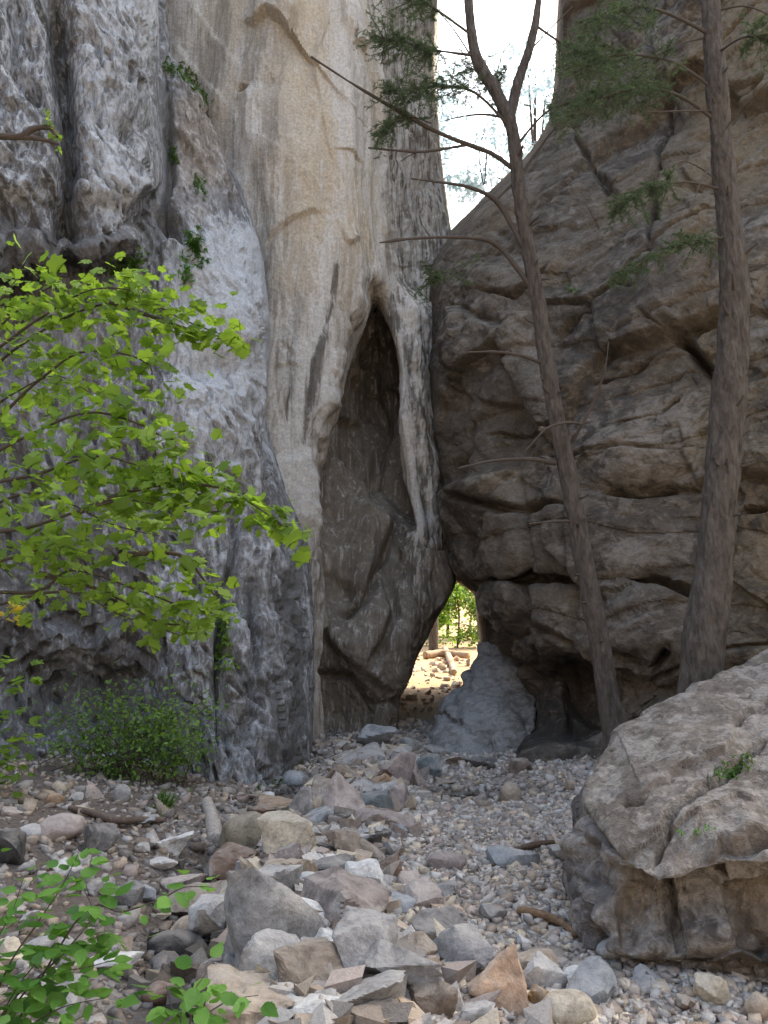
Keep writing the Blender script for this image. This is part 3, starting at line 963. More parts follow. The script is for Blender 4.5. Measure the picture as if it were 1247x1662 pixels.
def hull_planes(pts):
    bm = bmesh.new()
    for p in pts:
        bm.verts.new([float(x) for x in p])
    r = bmesh.ops.convex_hull(bm, input=bm.verts)
    bm.normal_update()
    c = np.mean(np.array(pts), 0)
    Nn, D = [], []
    for f in bm.faces:
        n = np.array(f.normal)
        p = np.array(f.verts[0].co)
        d = float(n @ (p - c))
        if d < 0:
            n, d = -n, -d
        Nn.append(n)
        D.append(d)
    bm.free()
    return np.array(Nn), np.array(D), c


def hull_rock(pts, sub, soft=0.06):
    """a rock whose flats are the faces of a hull round the given points, as a fine mesh"""
    Nn, D, c = hull_planes(pts)
    dirs, Fc = ico(sub)
    den = dirs @ Nn.T
    r = np.where(den > 1e-3, D[None] / np.maximum(den, 1e-3), 1e3)
    kk = 1.0 / (soft * D.mean())
    m = r.min(1)
    r = m - np.log(np.exp(-kk * np.clip(r - m[:, None], 0, 50)).sum(1)) / kk * 0.6
    V = dirs * r[:, None]
    return V + c, Fc, c


def vnormals(V, Fc):
    n = np.cross(V[Fc[:, 1]] - V[Fc[:, 0]], V[Fc[:, 2]] - V[Fc[:, 0]])
    out = np.zeros_like(V)
    for j in range(3):
        np.add.at(out, Fc[:, j], n)
    return out / (np.linalg.norm(out, axis=1)[:, None] + 1e-12)


# ---- the big boulder in the right foreground: one flat sloping top, a broken front, a dark left end
_a, _b, _c = P(945, 1275, 5.0), P(1247, 1052, 6.3), P(1066, 1436, 3.95)
_pn = np.cross(_b - _a, _c - _a)


def on_top(px, py, sink=0.0):
    o_ = np.array((0, 0, CAM_Z))
    e_ = P(px, py, 1.0) - o_
    return (px, py, float((_pn @ (_a - o_)) / (_pn @ e_)) + sink)


r1 = [(928, 1305, 5.7)] + [on_top(*p) for p in ((944, 1276), (998, 1203), (1060, 1154), (1120, 1113), (1190, 1078), (1252, 1048), (1340, 1012), (1500, 955))]
r3 = [(930, 1345, 5.6)] + [on_top(*p) for p in ((948, 1312), (966, 1346), (993, 1388), (1066, 1436), (1122, 1420), (1180, 1404), (1300, 1398), (1500, 1375))]
r2 = [(929, 1325, 5.65)] + [on_top((a[0] + b[0]) / 2, (a[1] + b[1]) / 2) for a, b in zip(r1[1:], r3[1:])]
r0 = [(p[0], 1340, 7.2) for p in r1]
r4 = [(926, 1362, 5.6)] + [(p[0] - 3, p[1] + 14, p[2] + 0.14) for p in r3[1:]]
r5 = [(908, 1425, 5.5), (917, 1420, 5.0), (944, 1440, 4.7), (985, 1466, 4.32), (1060, 1492, 4.25), (1120, 1490, 4.2), (1180, 1480, 4.15), (1300, 1470, 4.1), (1500, 1460, 4.05)]
r6 = [(922, 1475, 5.4), (931, 1486, 4.72), (964, 1528, 4.35), (1005, 1557, 4.12), (1060, 1567, 4.12), (1120, 1572, 4.10), (1180, 1576, 4.08), (1300, 1582, 4.05), (1500, 1590, 4.0)]
r7 = [(p[0], p[1] + 70, p[2] + 0.1) for p in r6]


def boulder_disp(Q, PX, PY, U, V):
    W = Q + 0.05 * np.stack([pn(Q * 1.5), pn(Q * 1.5 + 31), pn(Q * 1.5 + 57)], 1)
    top = sstep(3.35, 3.1, V) * sstep(0.6, 1.0, V) * sstep(0.5, 1.0, U)
    fr = 1 - top
    r = pn(W * 5) + 0.6 * pn(W * 13)
    f0, e0 = facets(W * np.array((2.1, 2.1, 2.6)), 41, 1.2)
    f1 = chisel(W * np.array((2.8, 2.8, 3.4)), 42, 1.6)
    f2 = chisel(W * np.array((6.5, 6.5, 8.0)), 43, 1.6)
    f3 = chisel(W * 15.0, 45)
    hs = fr * 0.16 * f0
    h = fr * (0.24 * f1 + 0.13 * f2 + 0.045 * f3) + top * (0.06 * f1 + 0.034 * f2 + 0.016 * f3)
    h += 0.012 * fbm(W * 2.2, 2) + 0.010 * fbm(W * 15, 3) + fr * 0.03 * fbm(W * 7, 3) - 0.012 * top * sstep(.2, .45, fbm(W * 9 + 3, 2))
    for pts, am, fd, sd_ in (([(1000, 1316), (1050, 1310), (1085, 1284), (1110, 1256), (1180, 1238), (1205, 1204), (1262, 1150)], 0.06, 170, -1),
                             ([(1045, 1428), (1060, 1380), (1078, 1358), (1085, 1340), (1130, 1305), (1165, 1275), (1195, 1240), (1230, 1215), (1262, 1170)], 0.06, 120, -1),
                             ([(1085, 1420), (1110, 1375), (1128, 1362), (1150, 1330), (1200, 1300), (1225, 1306), (1262, 1290)], 0.045, 100, -1),
                             ([(1150, 1402), (1172, 1372), (1190, 1380), (1215, 1376), (1262, 1360)], 0.10, 80, -1)):
        h = ledge(h, PX, PY, pts, 0.75 * am * top, fd, sd_, 0.9 * r, 2.5)
    for pts, wd, dp in (([(1015, 1316), (1050, 1312)], 3.5, 0.05),
                        ([(1060, 1384), (1080, 1358), (1087, 1343), (1132, 1308), (1167, 1278), (1197, 1243), (1250, 1190)], 3.6, 0.14),
                        ([(1172, 1377), (1190, 1384), (1215, 1381), (1262, 1366)], 5, 0.18),
                        ([(1196, 1186), (1214, 1160), (1262, 1130)], 4, 0.10),
                        ([(1130, 1300), (1150, 1285), (1150, 1262)], 3, 0.05)):
        h = groove(h, PX, PY, pts, wd, dp, 0.8 * r)
    rim = np.exp(-((V - 3.1) / 0.35) ** 2)
    h += rim * (0.10 * pn(W * 2.6) + 0.06 * pn(W * 7) + 0.06 * f2) - 0.03 * rim
    h -= 0.10 * np.exp(-((PX - 1140) / 70) ** 2 - ((PY - 1462) / 22) ** 2) * fr
    h -= 0.12 * sstep(1540, 1566, PY + 8 * r) * fr
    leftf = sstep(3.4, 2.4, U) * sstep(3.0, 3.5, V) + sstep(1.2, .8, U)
    warm = 0.22 + 0.5 * fr * (1 - leftf) * sstep(-.2, .3, fbm(W * 1.3 + 5, 2))
    st = 0.10 * top + 0.28 * fr + 0.8 * fbm(W * 3.2 + 9, 4)
    pale = 0.16 * top + 0.12 * fr + 0.6 * fbm(W * 4 + 7, 4) + 0.25 * sstep(.3, .5, fbm(W * 11, 2))
    ed = 0.1 + 0.9 * sstep(0.8, 1.5, U)
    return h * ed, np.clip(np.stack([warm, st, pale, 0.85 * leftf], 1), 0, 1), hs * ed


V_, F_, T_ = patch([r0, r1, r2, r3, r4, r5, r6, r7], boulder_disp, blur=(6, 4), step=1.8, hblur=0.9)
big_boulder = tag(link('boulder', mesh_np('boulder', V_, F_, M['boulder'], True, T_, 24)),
                  'huge cracked tan boulder with a sloping top in the foreground', 'boulder')

# ---- grey slab leaning beside the gap
sp_ = [P(776, 1040, 13.4), P(738, 1108, 13.0), P(700, 1195, 12.2), P(690, 1240, 11.6), P(745, 1250, 11.0), P(820, 1255, 10.9), P(868, 1250, 11.0),
       P(868, 1110, 12.6), P(806, 1046, 13.2), P(840, 1062, 13.0), P(700, 1240, 14.0), P(860, 1200, 14.4), P(790, 1080, 14.3)]
SV, SF, sc_ = hull_rock(sp_, 6, 0.004)
SN = vnormals(SV, SF)
W = SV + 0.1 * np.stack([pn(SV * 1.5), pn(SV * 1.5 + 31), pn(SV * 1.5 + 57)], 1)
W2 = W.copy()
W2[:, 2] += 0.35 * W2[:, 0]
f1 = chisel(W2 * np.array((1.2, 1.2, 1.8)), 51)
f2 = chisel(W2 * np.array((3.5, 3.5, 6)), 52)
hs = 0.30 * f1 + 0.15 * f2 + 0.05 * chisel(W * 7.0, 55) - 0.10 * np.exp(-((W2[:, 2] - 0.75 + 0.1 * pn(W * 3)) / 0.03) ** 2) + 0.02 * fbm(W2 * np.array((2, 2, 4)), 3) + 0.008 * fbm(W * 14, 2)
SV = SV + SN * hs[:, None]
M['slab'] = rock_material('grey leaning slab', (0.235, 0.228, 0.213), (0.185, 0.178, 0.165), (0.30, 0.293, 0.28), (0.23, 0.19, 0.15), (0.125, 0.117, 0.107), (0.2, 0.2, 0.2),
                          (1, 1, 1.8), (0, math.radians(-20), 0), 0.4, 1.3, 0.006)
sxp, syp = proj(SV)
tag(link('leaning_boulder', mesh_np('leaning_boulder', SV, SF, M['slab'], True,
                                    np.clip(np.stack([0.2 + 0.8 * sstep(790, 860, sxp), 0.25 + 0.3 * sstep(780, 850, sxp), 0.3 + 0 * sxp, 0 * sxp], 1), 0, 1), 26)),  # right side browner, its shadow darkened into the tint
    'pale grey leaning slab of rock at the right of the sunlit gap', 'boulder')

# ---- material of loose stones: the colour sits on the stone itself
k = NT('loose stone')
tc = k.n('ShaderNodeTexCoord').outputs['Object']
oi = k.n('ShaderNodeObjectInfo')
pos = k.pos()
n1 = k.noise(pos, 9, 5, 0.65, 0.5)
n2 = k.noise(pos, 45, 4, 0.7)
n3 = k.noise(pos, 4, 3, 0.6, 1.0)
c = oi.outputs['Color']
c = k.mix(0.75, c, k.ramp(n1, (0.3, (0.42, 0.41, 0.40)), (0.5, (0.98, 0.98, 0.98)), (0.7, (1.5, 1.46, 1.38))), 'MULTIPLY')
c = k.mix(k.math('MULTIPLY', k.ramp(n3, (0.56, 0.0), (0.68, 1.0)), 0.5), c, (0.42, 0.385, 0.335))
c = k.mix(k.math('MULTIPLY', k.ramp(n3, (0.30, 1.0), (0.40, 0.0)), 0.45), c, (0.10, 0.085, 0.07))
c = k.mix(0.6, c, k.ramp(n2, (0.25, 0.5), (0.75, 1.35)), 'MULTIPLY')
geo = k.n('ShaderNodeNewGeometry')
sx = k.n('ShaderNodeSeparateXYZ')
k.l(geo.outputs['True Normal'], sx.inputs[0])
dust = k.math('MULTIPLY', k.ramp(sx.outputs[2], (0.35, 0.0), (0.95, 1.0)), k.ramp(n1, (0.35, 0.1), (0.6, 0.5)))
c = k.mix(dust, c, (0.33, 0.295, 0.255))
hh = k.math('ADD', k.math('MULTIPLY', n2, 0.35), n1)
M['stone'] = k.out(k.bsdf(c, 0.88, k.bump(hh, 0.016), 0.2))
k = NT('gravel stone')
col, t = k.attr()
pos = k.pos()
c = k.mix(0.6, col, k.ramp(k.noise(pos, 50, 4, 0.7), (0.25, 0.55), (0.75, 1.35)), 'MULTIPLY')
M['gravel'] = k.out(k.bsdf(c, 0.9, k.bump(k.noise(pos, 90, 3, .7), 0.006), 0.2))

COLS = {'grey': (0.30, 0.285, 0.275), 'pale grey': (0.40, 0.385, 0.37), 'dark grey': (0.135, 0.128, 0.125), 'charcoal': (0.06, 0.058, 0.058), 'white': (0.66, 0.64, 0.61),
        'cream': (0.48, 0.41, 0.31), 'tan': (0.34, 0.265, 0.195), 'orange': (0.36, 0.235, 0.145), 'rust brown': (0.20, 0.125, 0.088), 'mauve': (0.25, 0.202, 0.183),
        'pink': (0.37, 0.305, 0.272), 'olive': (0.205, 0.17, 0.118), 'slate': (0.13, 0.145, 0.145), 'blue grey': (0.27, 0.285, 0.30), 'brown': (0.20, 0.155, 0.12),
        'orange white': (0.58, 0.40, 0.28), 'black': (0.035, 0.033, 0.032), 'ochre': (0.27, 0.165, 0.075)}


def stone_mesh(seed, shape, sub, dims):
    r = np.random.default_rng(seed)
    if shape == 'round':
        dirs, Fc = ico(sub)
        V = dirs * (1 + 0.16 * pn(dirs * 1.1 + seed)[:, None])
        V = V * np.array((1, 1, 0.9))
    else:
        n = {'block': 13, 'slab': 11, 'wedge': 8, 'jag': 10}[shape]
        pts = r.normal(size=(n, 3))
        pts /= np.linalg.norm(pts, axis=1)[:, None]
        pts *= r.uniform(0.85, 1.15, (n, 1))
        if shape == 'block':
            pts = np.sign(pts) * np.abs(pts) ** 0.7
        if shape == 'wedge':
            pts[:, 2] *= 0.6 + 0.5 * pts[:, 0]
        V, Fc, c = hull_rock(pts, sub, 0.008)
        V = V - c
    lo, hi = V.min(0), V.max(0)
    V = (V - (lo + hi) / 2) / (hi - lo) * np.array(dims)
    V = np.asarray(V, np.float64)
    sz = float(np.mean(dims))
    Nn = vnormals(V, Fc)
    Qn = V / sz
    am = 0.012 if shape == 'round' else 0.05
    f = chisel(Qn * 4.5 + seed, seed % 97)
    hgt = am * (fbm(Qn * 3 + seed, 3) * 1.2 + 0.7 * f) + 0.012 * fbm(Qn * 12 + seed, 2) * (0.3 if shape == 'round' else 1)
    V = V + Nn * (hgt * sz)[:, None]
    return V, Fc


stones = []          # (object, x, y, radius, phrase)


def stone(px, py, w_, h_, colour, shape, label, seed=None, tilt=0.0, depth=None, name='stone', sub=None, lift=0.0, cat='stone', group=None):
    seed = seed if seed is not None else int(px * 7 + py * 3) % 9973
    g = ground_hit(px, py + 0.30 * h_)
    d = g[1]
    W_ = w_ * d / F_PX * 1.32
    # seen from above: the picture height of a stone is part height, part depth of its top
    look = min(0.8, (CAM_Z - g[2]) / d)
    Hh = max(0.5 * W_, h_ * d / F_PX * 1.2)
    Hz = Hh * (1.0 if shape != 'slab' else 0.62)
    Dd = W_ * (0.85 if shape != 'slab' else 1.05)
    sub = sub or (4 if w_ > 40 else 3)
    V, Fc = stone_mesh(seed, shape, sub, (W_, Dd, Hz * 1.15))
    r = np.random.default_rng(seed + 1)
    o = link(name, mesh_np(name, V, Fc, M['stone'], True, None, None if shape == 'round' else 24))
    o.rotation_euler = (r.uniform(-.2, .2), tilt + r.uniform(-.12, .12), r.uniform(-.5, .5))
    o.location = (g[0], g[1] + 0.25 * Dd, g[2] + Hz * 0.30 + lift)
    cc = np.array(COLS[colour]) * r.uniform(0.9, 1.1)
    o.color = (*[float(x) for x in cc], 1)
    tag(o, label, cat, group)
    stones.append((o, float(g[0]), float(g[1]), W_ / 2, colour))
    return o


G1 = 'stones of the rubble ridge'
CATALOG = [
    (400, 1374, 72, 58, 'olive', 'round', 'smooth olive rounded boulder beside the cream block', 'boulder'),
    (463, 1371, 72, 58, 'cream', 'block', 'rough cream block right of the olive rounded boulder', 'boulder'),
    (457, 1405, 64, 36, 'mauve', 'wedge', 'dark mauve wedge leaning against the cream block', None),
    (381, 1409, 60, 38, 'rust brown', 'block', 'reddish brown split stone in front of the olive boulder', None),
    (558, 1311, 56, 64, 'pink', 'jag', 'knobbly pinkish upright stone left of the slate stone', 'boulder'),
    (517, 1316, 36, 28, 'tan', 'round', 'small tan stone tucked against the pinkish upright stone', None),
    (606, 1314, 50, 32, 'slate', 'block', 'dark greenish slate stone with a flat top', None),
    (449, 1313, 58, 24, 'orange', 'slab', 'long orange tan slab behind the rust brown stone', None),
    (427, 1331, 36, 28, 'rust brown', 'block', 'small rust brown stone under the orange tan slab', None),
    (456, 1338, 36, 24, 'dark grey', 'wedge', 'dark grey wedge below the orange slab', None),
    (487, 1318, 28, 48, 'grey', 'jag', 'narrow grey upright splinter of rock', None),
    (476, 1346, 50, 34, 'grey', 'slab', 'grey slab at the foot of the upright splinter', None),
    (553, 1264, 50, 32, 'brown', 'jag', 'ochre brown hollowed stone high on the ridge', None),
    (531, 1284, 48, 30, 'brown', 'block', 'brown block behind the pinkish upright stone', None),
    (634, 1303, 48, 36, 'mauve', 'jag', 'reddish mauve stone right of the slate stone', None),
    (645, 1260, 48, 44, 'mauve', 'wedge', 'mauve grey angular rock before the pinnacle', None),
    (433, 1295, 18, 11, 'white', 'round', 'small bright white pebble near the mossy foot of the wall', None),
    (476, 1269, 32, 20, 'blue grey', 'round', 'pale bluish stone at the foot of the grey wall', None),
    (540, 1243, 14, 9, 'cream', 'round', 'small cream pebble on the dark stones by the cave', None),
    (374, 1331, 24, 14, 'cream', 'slab', 'little flat cream stone beside the bleached log', None),
    (618, 1336, 78, 24, 'mauve', 'slab', 'wide low mauve slab beside the fine gravel', None),
    (602, 1369, 56, 34, 'dark grey', 'slab', 'dark grey slab at the edge of the fine gravel', None),
    (553, 1385, 46, 40, 'brown', 'jag', 'broken brownish stone in the middle of the ridge', None),
    (577, 1396, 48, 32, 'tan', 'slab', 'tan mossy slab above the bright white stone', None),
    (536, 1417, 72, 34, 'dark grey', 'slab', 'charcoal grey slab behind the big mauve boulder', None),
    (612, 1206, 54, 34, 'blue grey', 'jag', 'bluish grey broken rock nearest the foot of the pinnacle', None),
    (594, 1231, 64, 28, 'grey', 'slab', 'grey slab below the bluish grey broken rock', None),
    (555, 1229, 36, 18, 'grey', 'slab', 'thin grey slab near the cave floor', None),
    (528, 1225, 30, 14, 'dark grey', 'slab', 'thin dark slab right beside the wall corner', None),
    (615, 1272, 26, 22, 'orange', 'block', 'small orange tan stone in the upper ridge', None),
    (442, 1515, 128, 145, 'grey', 'jag', 'largest jagged grey boulder in the foreground ridge', 'boulder'),
    (455, 1456, 58, 56, 'pale grey', 'wedge', 'pointed pale grey stone on top of the jagged boulder', None),
    (567, 1482, 118, 100, 'mauve', 'slab', 'big mauve brown boulder with a broad flat face', 'boulder'),
    (391, 1448, 70, 48, 'cream', 'slab', 'cream slab with a dark undercut edge', None),
    (472, 1428, 64, 38, 'tan', 'block', 'tan block above the pointed pale stone', None),
    (358, 1509, 80, 66, 'pale grey', 'block', 'grey block with a white front beside the wet channel', None),
    (304, 1525, 52, 36, 'tan', 'round', 'tan stone between the white fronted block and the channel', None),
    (280, 1549, 64, 32, 'black', 'round', 'wet black stone lying in the trickle', None),
    (435, 1583, 76, 66, 'pale grey', 'block', 'pale grey block in front of the jagged boulder', None),
    (587, 1567, 92, 90, 'grey', 'block', 'square grey boulder with a shadowed right side', 'boulder'),
    (516, 1590, 112, 86, 'brown', 'slab', 'large flat brownish slab left of the square boulder', 'boulder'),
    (651, 1604, 104, 66, 'grey', 'wedge', 'grey boulder with whitish edge right of the square boulder', 'boulder'),
    (597, 1640, 96, 48, 'grey', 'jag', 'rough grey stone at the bottom edge below the square boulder', None),
    (415, 1645, 132, 52, 'tan', 'slab', 'broad tan slab at the bottom edge near the leafy sapling', 'boulder'),
    (510, 1656, 56, 32, 'white', 'block', 'whitish stone at the bottom edge beside the tan slab', None),
    (592, 1429, 44, 40, 'white', 'block', 'bright white angular stone above the big mauve boulder', None),
    (629, 1419, 42, 36, 'rust brown', 'wedge', 'rust brown triangular stone touching the bright white stone', None),
    (646, 1467, 38, 32, 'blue grey', 'slab', 'bluish slate piece right of the big mauve boulder', None),
    (708, 1451, 52, 22, 'grey', 'slab', 'flat grey slab lying alone in the fine gravel', None),
    (664, 1435, 32, 20, 'pink', 'block', 'small pinkish white block right of the rust brown triangle', None),
    (722, 1518, 76, 36, 'dark grey', 'slab', 'dark brownish slab half sunk in the gravel', None),
    (816, 1611, 92, 86, 'orange white', 'jag', 'orange and white crusted boulder at the bottom of the gravel', 'boulder'),
    (882, 1596, 58, 48, 'pale grey', 'jag', 'pale grey broken stone right of the orange crusted boulder', None),
    (880, 1634, 28, 34, 'ochre', 'block', 'small ochre brown upright stub of stone', None),
    (927, 1654, 68, 32, 'cream', 'round', 'cream pitted stone at the bottom edge of the gravel', None),
    (755, 1564, 72, 60, 'grey', 'jag', 'grey rough stone above the orange crusted boulder', None),
    (701, 1636, 62, 50, 'brown', 'block', 'brownish grey block left of the orange crusted boulder', None),
    (935, 1588, 30, 17, 'white', 'round', 'smooth white pebble on gravel below the tan boulder', None),
    (964, 1573, 21, 19, 'pale grey', 'round', 'pale round pebble beside the smooth white pebble', None),
    (975, 1516, 46, 30, 'grey', 'round', 'grey rounded stone wedged under the cracked tan boulder', None),
    (274, 1382, 52, 32, 'white', 'wedge', 'white topped wedge on the far side of the trickle', None),
    (159, 1371, 42, 38, 'dark grey', 'block', 'dark grey lump on the earth bank', None),
    (90, 1353, 58, 28, 'pink', 'round', 'pinkish rounded stone on the bank above the sapling', None),
    (49, 1356, 33, 16, 'pale grey', 'round', 'pale flat stone beside the pinkish rounded one', None),
    (87, 1301, 20, 16, 'orange', 'round', 'small orange stone high on the earth bank', None),
    (131, 1315, 23, 18, 'cream', 'slab', 'small cream stone near the upper end of the stick', None),
    (195, 1294, 22, 24, 'grey', 'round', 'grey egg shaped stone below the green shrub', None),
    (17, 1318, 27, 15, 'pink', 'slab', 'pale pink slab at the left edge of the bank', None),
    (225, 1335, 38, 17, 'blue grey', 'slab', 'bluish flat stone just above the dark stick', None),
    (128, 1434, 36, 30, 'grey', 'block', 'grey block behind the sapling leaves', None),
    (286, 1440, 62, 26, 'pink', 'slab', 'long pinkish slab pointing at the trickle', None),
    (325, 1469, 92, 42, 'brown', 'slab', 'dark brown slab behind the spreading sapling leaves', 'boulder'),
    (199, 1463, 46, 32, 'dark grey', 'block', 'dark wet block left of the trickle', None),
    (230, 1458, 28, 22, 'blue grey', 'block', 'pale bluish block touching the dark wet block', None),
    (260, 1406, 40, 18, 'white', 'slab', 'white streaked slab below the white topped wedge', None),
    (8, 1387, 44, 46, 'charcoal', 'block', 'charcoal rock cut by the left edge of the picture', None),
    (258, 1623, 42, 24, 'rust brown', 'round', 'orange brown stone in the lower part of the trickle', None),
    (175, 1567, 62, 36, 'white', 'slab', 'whitish slab seen through the sapling leaves', None),
    (830, 1295, 27, 28, 'tan', 'round', 'tan knob of rock beside the pool', None),
    (697, 1251, 38, 34, 'slate', 'wedge', 'dark slate boulder left of the pool', None),
    (928, 1278, 15, 14, 'tan', 'round', 'small tan stone beside the tip of the cracked tan boulder', None),
    (720, 1270, 26, 18, 'brown', 'slab', 'brown stone at the near edge of the pool', None),
    (668, 1264, 32, 42, 'pink', 'wedge', 'leaning pinkish rock left of the dark slate boulder', None),
    (1160, 1618, 42, 38, 'cream', 'block', 'cream tan block in front of the undercut boulder', None),
    (1238, 1648, 34, 34, 'tan', 'round', 'tan stone in the bottom right corner', None),
    (995, 1549, 38, 22, 'pale grey', 'round', 'pale grey stone under the lip of the cracked boulder', None),
    (345, 1600, 44, 40, 'brown', 'block', 'brown block beside the lower trickle', None),
    (300, 1582, 40, 30, 'dark grey', 'block', 'dark grey stone at the middle of the lower trickle', None),
    (1060, 1600, 50, 26, 'grey', 'slab', 'flat grey slab in the shade before the cracked boulder', None),
    (770, 1655, 50, 26, 'pale grey', 'block', 'pale block under the orange crusted boulder at the bottom edge', None),
    (680, 1550, 44, 30, 'tan', 'jag', 'tan shard between square boulder and rough grey stone', None),
    (420, 1440, 30, 24, 'blue grey', 'block', 'bluish chip between cream slab and tan block', None),
    (706, 1222, 26, 16, 'grey', 'jag', 'grey chunk at the left foot of the leaning slab', None),
    (742, 1238, 30, 18, 'brown', 'slab', 'brownish flat piece before the leaning slab', None),
    (790, 1244, 34, 18, 'dark grey', 'jag', 'dark chunk under the middle of the leaning slab', None),
    (846, 1248, 30, 20, 'brown', 'block', 'brown block at the right foot of the leaning slab', None),
]
for (px, py, w_, h_, cl, shp, lab, kind) in CATALOG:
    stone(px, py, w_, h_, cl, shp, lab, name='boulder' if kind else 'stone', cat=kind or 'stone', sub=5 if w_ > 85 else None)

# ---- smaller loose stones between them: each named after its colour and its neighbour
r = np.random.default_rng(99)
names = list(COLS)
ANCH = [(o['label'], x, y, rr) for (o, x, y, rr, c_) in stones]
SHORT = {}
for (px, py, w_, h_, cl, shp, lab, kind), st_ in zip(CATALOG, stones):
    w5 = lab.split()
    cut = [i for i, t_ in enumerate(w5) if t_ in ('beside', 'right', 'leaning', 'in', 'left', 'tucked', 'with', 'behind', 'under', 'below', 'at', 'high', 'before', 'near', 'on', 'above', 'nearest',
                                                 'touching', 'lying', 'half', 'between', 'seen', 'cut', 'pointing', 'of', 'just', 'wedged', 'from', 'around') and i >= 2]
    SHORT[st_[0].name] = ' '.join(w5[:cut[0]] if cut else w5)
placed = [(x, y, rr) for (_, x, y, rr, _c) in stones]
nfill, used = 0, {}
base_list = list(stones)
proto = [stone_mesh(500 + i, sh, 3, (1, 0.85, 0.6)) for i, sh in enumerate(['block', 'jag', 'wedge', 'slab', 'block', 'jag', 'round', 'slab', 'block', 'wedge'])]
proto_me = [mesh_np('stone', v, f, M['stone'], True, None, 24) for v, f in proto]
tries = 0
while nfill < 225 and tries < 6000:
    tries += 1
    if r.random() < 0.9:
        px, py = r.uniform(250, 700), r.uniform(1215, 1655)
        cxl = 640 - (py - 1200) * 0.42
        if abs(px - cxl) > 40 + 0.22 * (py - 1200):
            continue
    else:
        px, py = r.uniform(0, 1247), r.uniform(1280, 1655)
    if px > 915 and py < 1570:
        continue
    g = ground_hit(px, py)
    sz = float(np.clip(r.lognormal(math.log(0.14), 0.4), 0.07, 0.30))
    if any((g[0] - a) ** 2 + (g[1] - b) ** 2 < (0.5 * (sz / 2 + c_)) ** 2 for a, b, c_ in placed):
        continue
    placed.append((g[0], g[1], sz / 2))
    cl = r.choice(['grey', 'grey', 'grey', 'pale grey', 'pale grey', 'dark grey', 'tan', 'tan', 'mauve', 'pink', 'cream', 'brown', 'blue grey', 'pale grey', 'white'])
    near = min(base_list, key=lambda s_: (s_[1] - g[0]) ** 2 + (s_[2] - g[1]) ** 2)
    dx, dy = g[0] - near[1], g[1] - near[2]
    rel = ('right of' if dx > 0 else 'left of') if abs(dx) > abs(dy) else ('behind' if dy > 0 else 'in front of')
    size = 'small' if sz < 0.1 else 'middling' if sz < 0.16 else 'hefty'
    lab = f'{size} {cl} stone {rel} the {SHORT[near[0].name]}'
    if lab in used:
        alt = ['loose', 'angular', 'flat', 'chipped', 'half buried']
        for a_ in alt:
            l2 = f'{size} {a_} {cl} stone {rel} the {SHORT[near[0].name]}'
            if l2 not in used:
                lab = l2
                break
        else:
            continue
    used[lab] = 1
    o = link('stone', proto_me[int(r.integers(len(proto_me)))])
    o.scale = (sz * r.uniform(.9, 1.3), sz * r.uniform(.8, 1.1), sz * r.uniform(.8, 1.2))
    o.rotation_euler = (r.uniform(-.5, .5), r.uniform(-.5, .5), r.uniform(0, 6.28))
    o.location = (g[0], g[1], g[2] + sz * 0.15)
    cc = np.array(COLS[cl]) * r.uniform(0.85, 1.12)
    o.color = (*[float(v) for v in cc], 1)
    tag(o, lab, 'stone', 'loose stones in the stream bed')
    nfill += 1

# ---- gravel, far too many to count
CUBE = np.array([(-1, -1, -1), (1, -1, -1), (1, 1, -1), (-1, 1, -1), (-1, -1, 1), (1, -1, 1), (1, 1, 1), (-1, 1, 1)], float) * 0.55
CUBEF = np.array([(0, 3, 2, 1), (4, 5, 6, 7), (0, 1, 5, 4), (1, 2, 6, 5), (2, 3, 7, 6), (3, 0, 4, 7)])


def gravel(name, n, xr, yr, smin, smed, smax, seed, label, keep=None, palette=None, smooth=True, dim=1.0, jit=0.07):
    r = np.random.default_rng(seed)
    X = r.uniform(*xr, n)
    Y = yr[0] + (yr[1] - yr[0]) * r.random(n) ** 1.25
    if keep is not None:
        m = keep(X, Y, r.random(n))
        X, Y = X[m], Y[m]
    n = len(X)
    s_ = np.clip(r.lognormal(math.log(smed), 0.5, n), smin, smax)
    Z = ground_z(X, Y) + s_ * 0.12
    V = CUBE[None] * r.uniform(0.65, 1.1, (n, 8, 1)) + r.normal(0, jit, (n, 8, 3))
    V = V * (s_[:, None, None] * np.stack([r.uniform(.8, 1.3, n), r.uniform(.7, 1.1, n), r.uniform(.5, .95, n)], 1)[:, None, :])
    a, b, c_ = r.uniform(0, 6.28, n), r.normal(0, 0.3, n), r.normal(0, 0.3, n)
    ca, sa = np.cos(a)[:, None], np.sin(a)[:, None]
    V = np.stack([V[..., 0] * ca - V[..., 1] * sa, V[..., 0] * sa + V[..., 1] * ca, V[..., 2] + V[..., 0] * b[:, None] + V[..., 1] * c_[:, None]], -1)
    V = V + np.stack([X, Y, Z], 1)[:, None]
    pal = np.array(palette or [COLS['grey'], COLS['pale grey'], COLS['pale grey'], COLS['tan'], COLS['pink'], COLS['brown'], COLS['mauve'], COLS['dark grey'], COLS['cream'], COLS['grey']])
    C = pal[r.integers(len(pal), size=n)] * r.uniform(0.65, 1.2, (n, 1))
    C = (C * 0.68 + 0.32 * np.array((0.33, 0.29, 0.25))) * np.array((1.42, 1.38, 1.33)) * dim
    wet_ = np.exp(-(seg_d(X, Y, STREAM) / 0.30) ** 2) + np.exp(-((X - POOL[0]) / 0.6) ** 2 - ((Y - POOL[1]) / 0.4) ** 2)
    C = C * (1 - 0.62 * np.clip(wet_, 0, 1))[:, None]
    C = np.concatenate([C, np.ones((n, 1))], 1)
    Fc = (CUBEF[None] + 8 * np.arange(n)[:, None, None]).reshape(-1, 4)
    return tag(link(name, mesh_np(name, V.reshape(-1, 3), Fc, M['gravel'], smooth, np.repeat(C, 8, 0))), label, 'gravel', kind='stuff')


def in_view(X, Y, u):
    return (np.abs(X) < 0.52 * Y + 0.4)


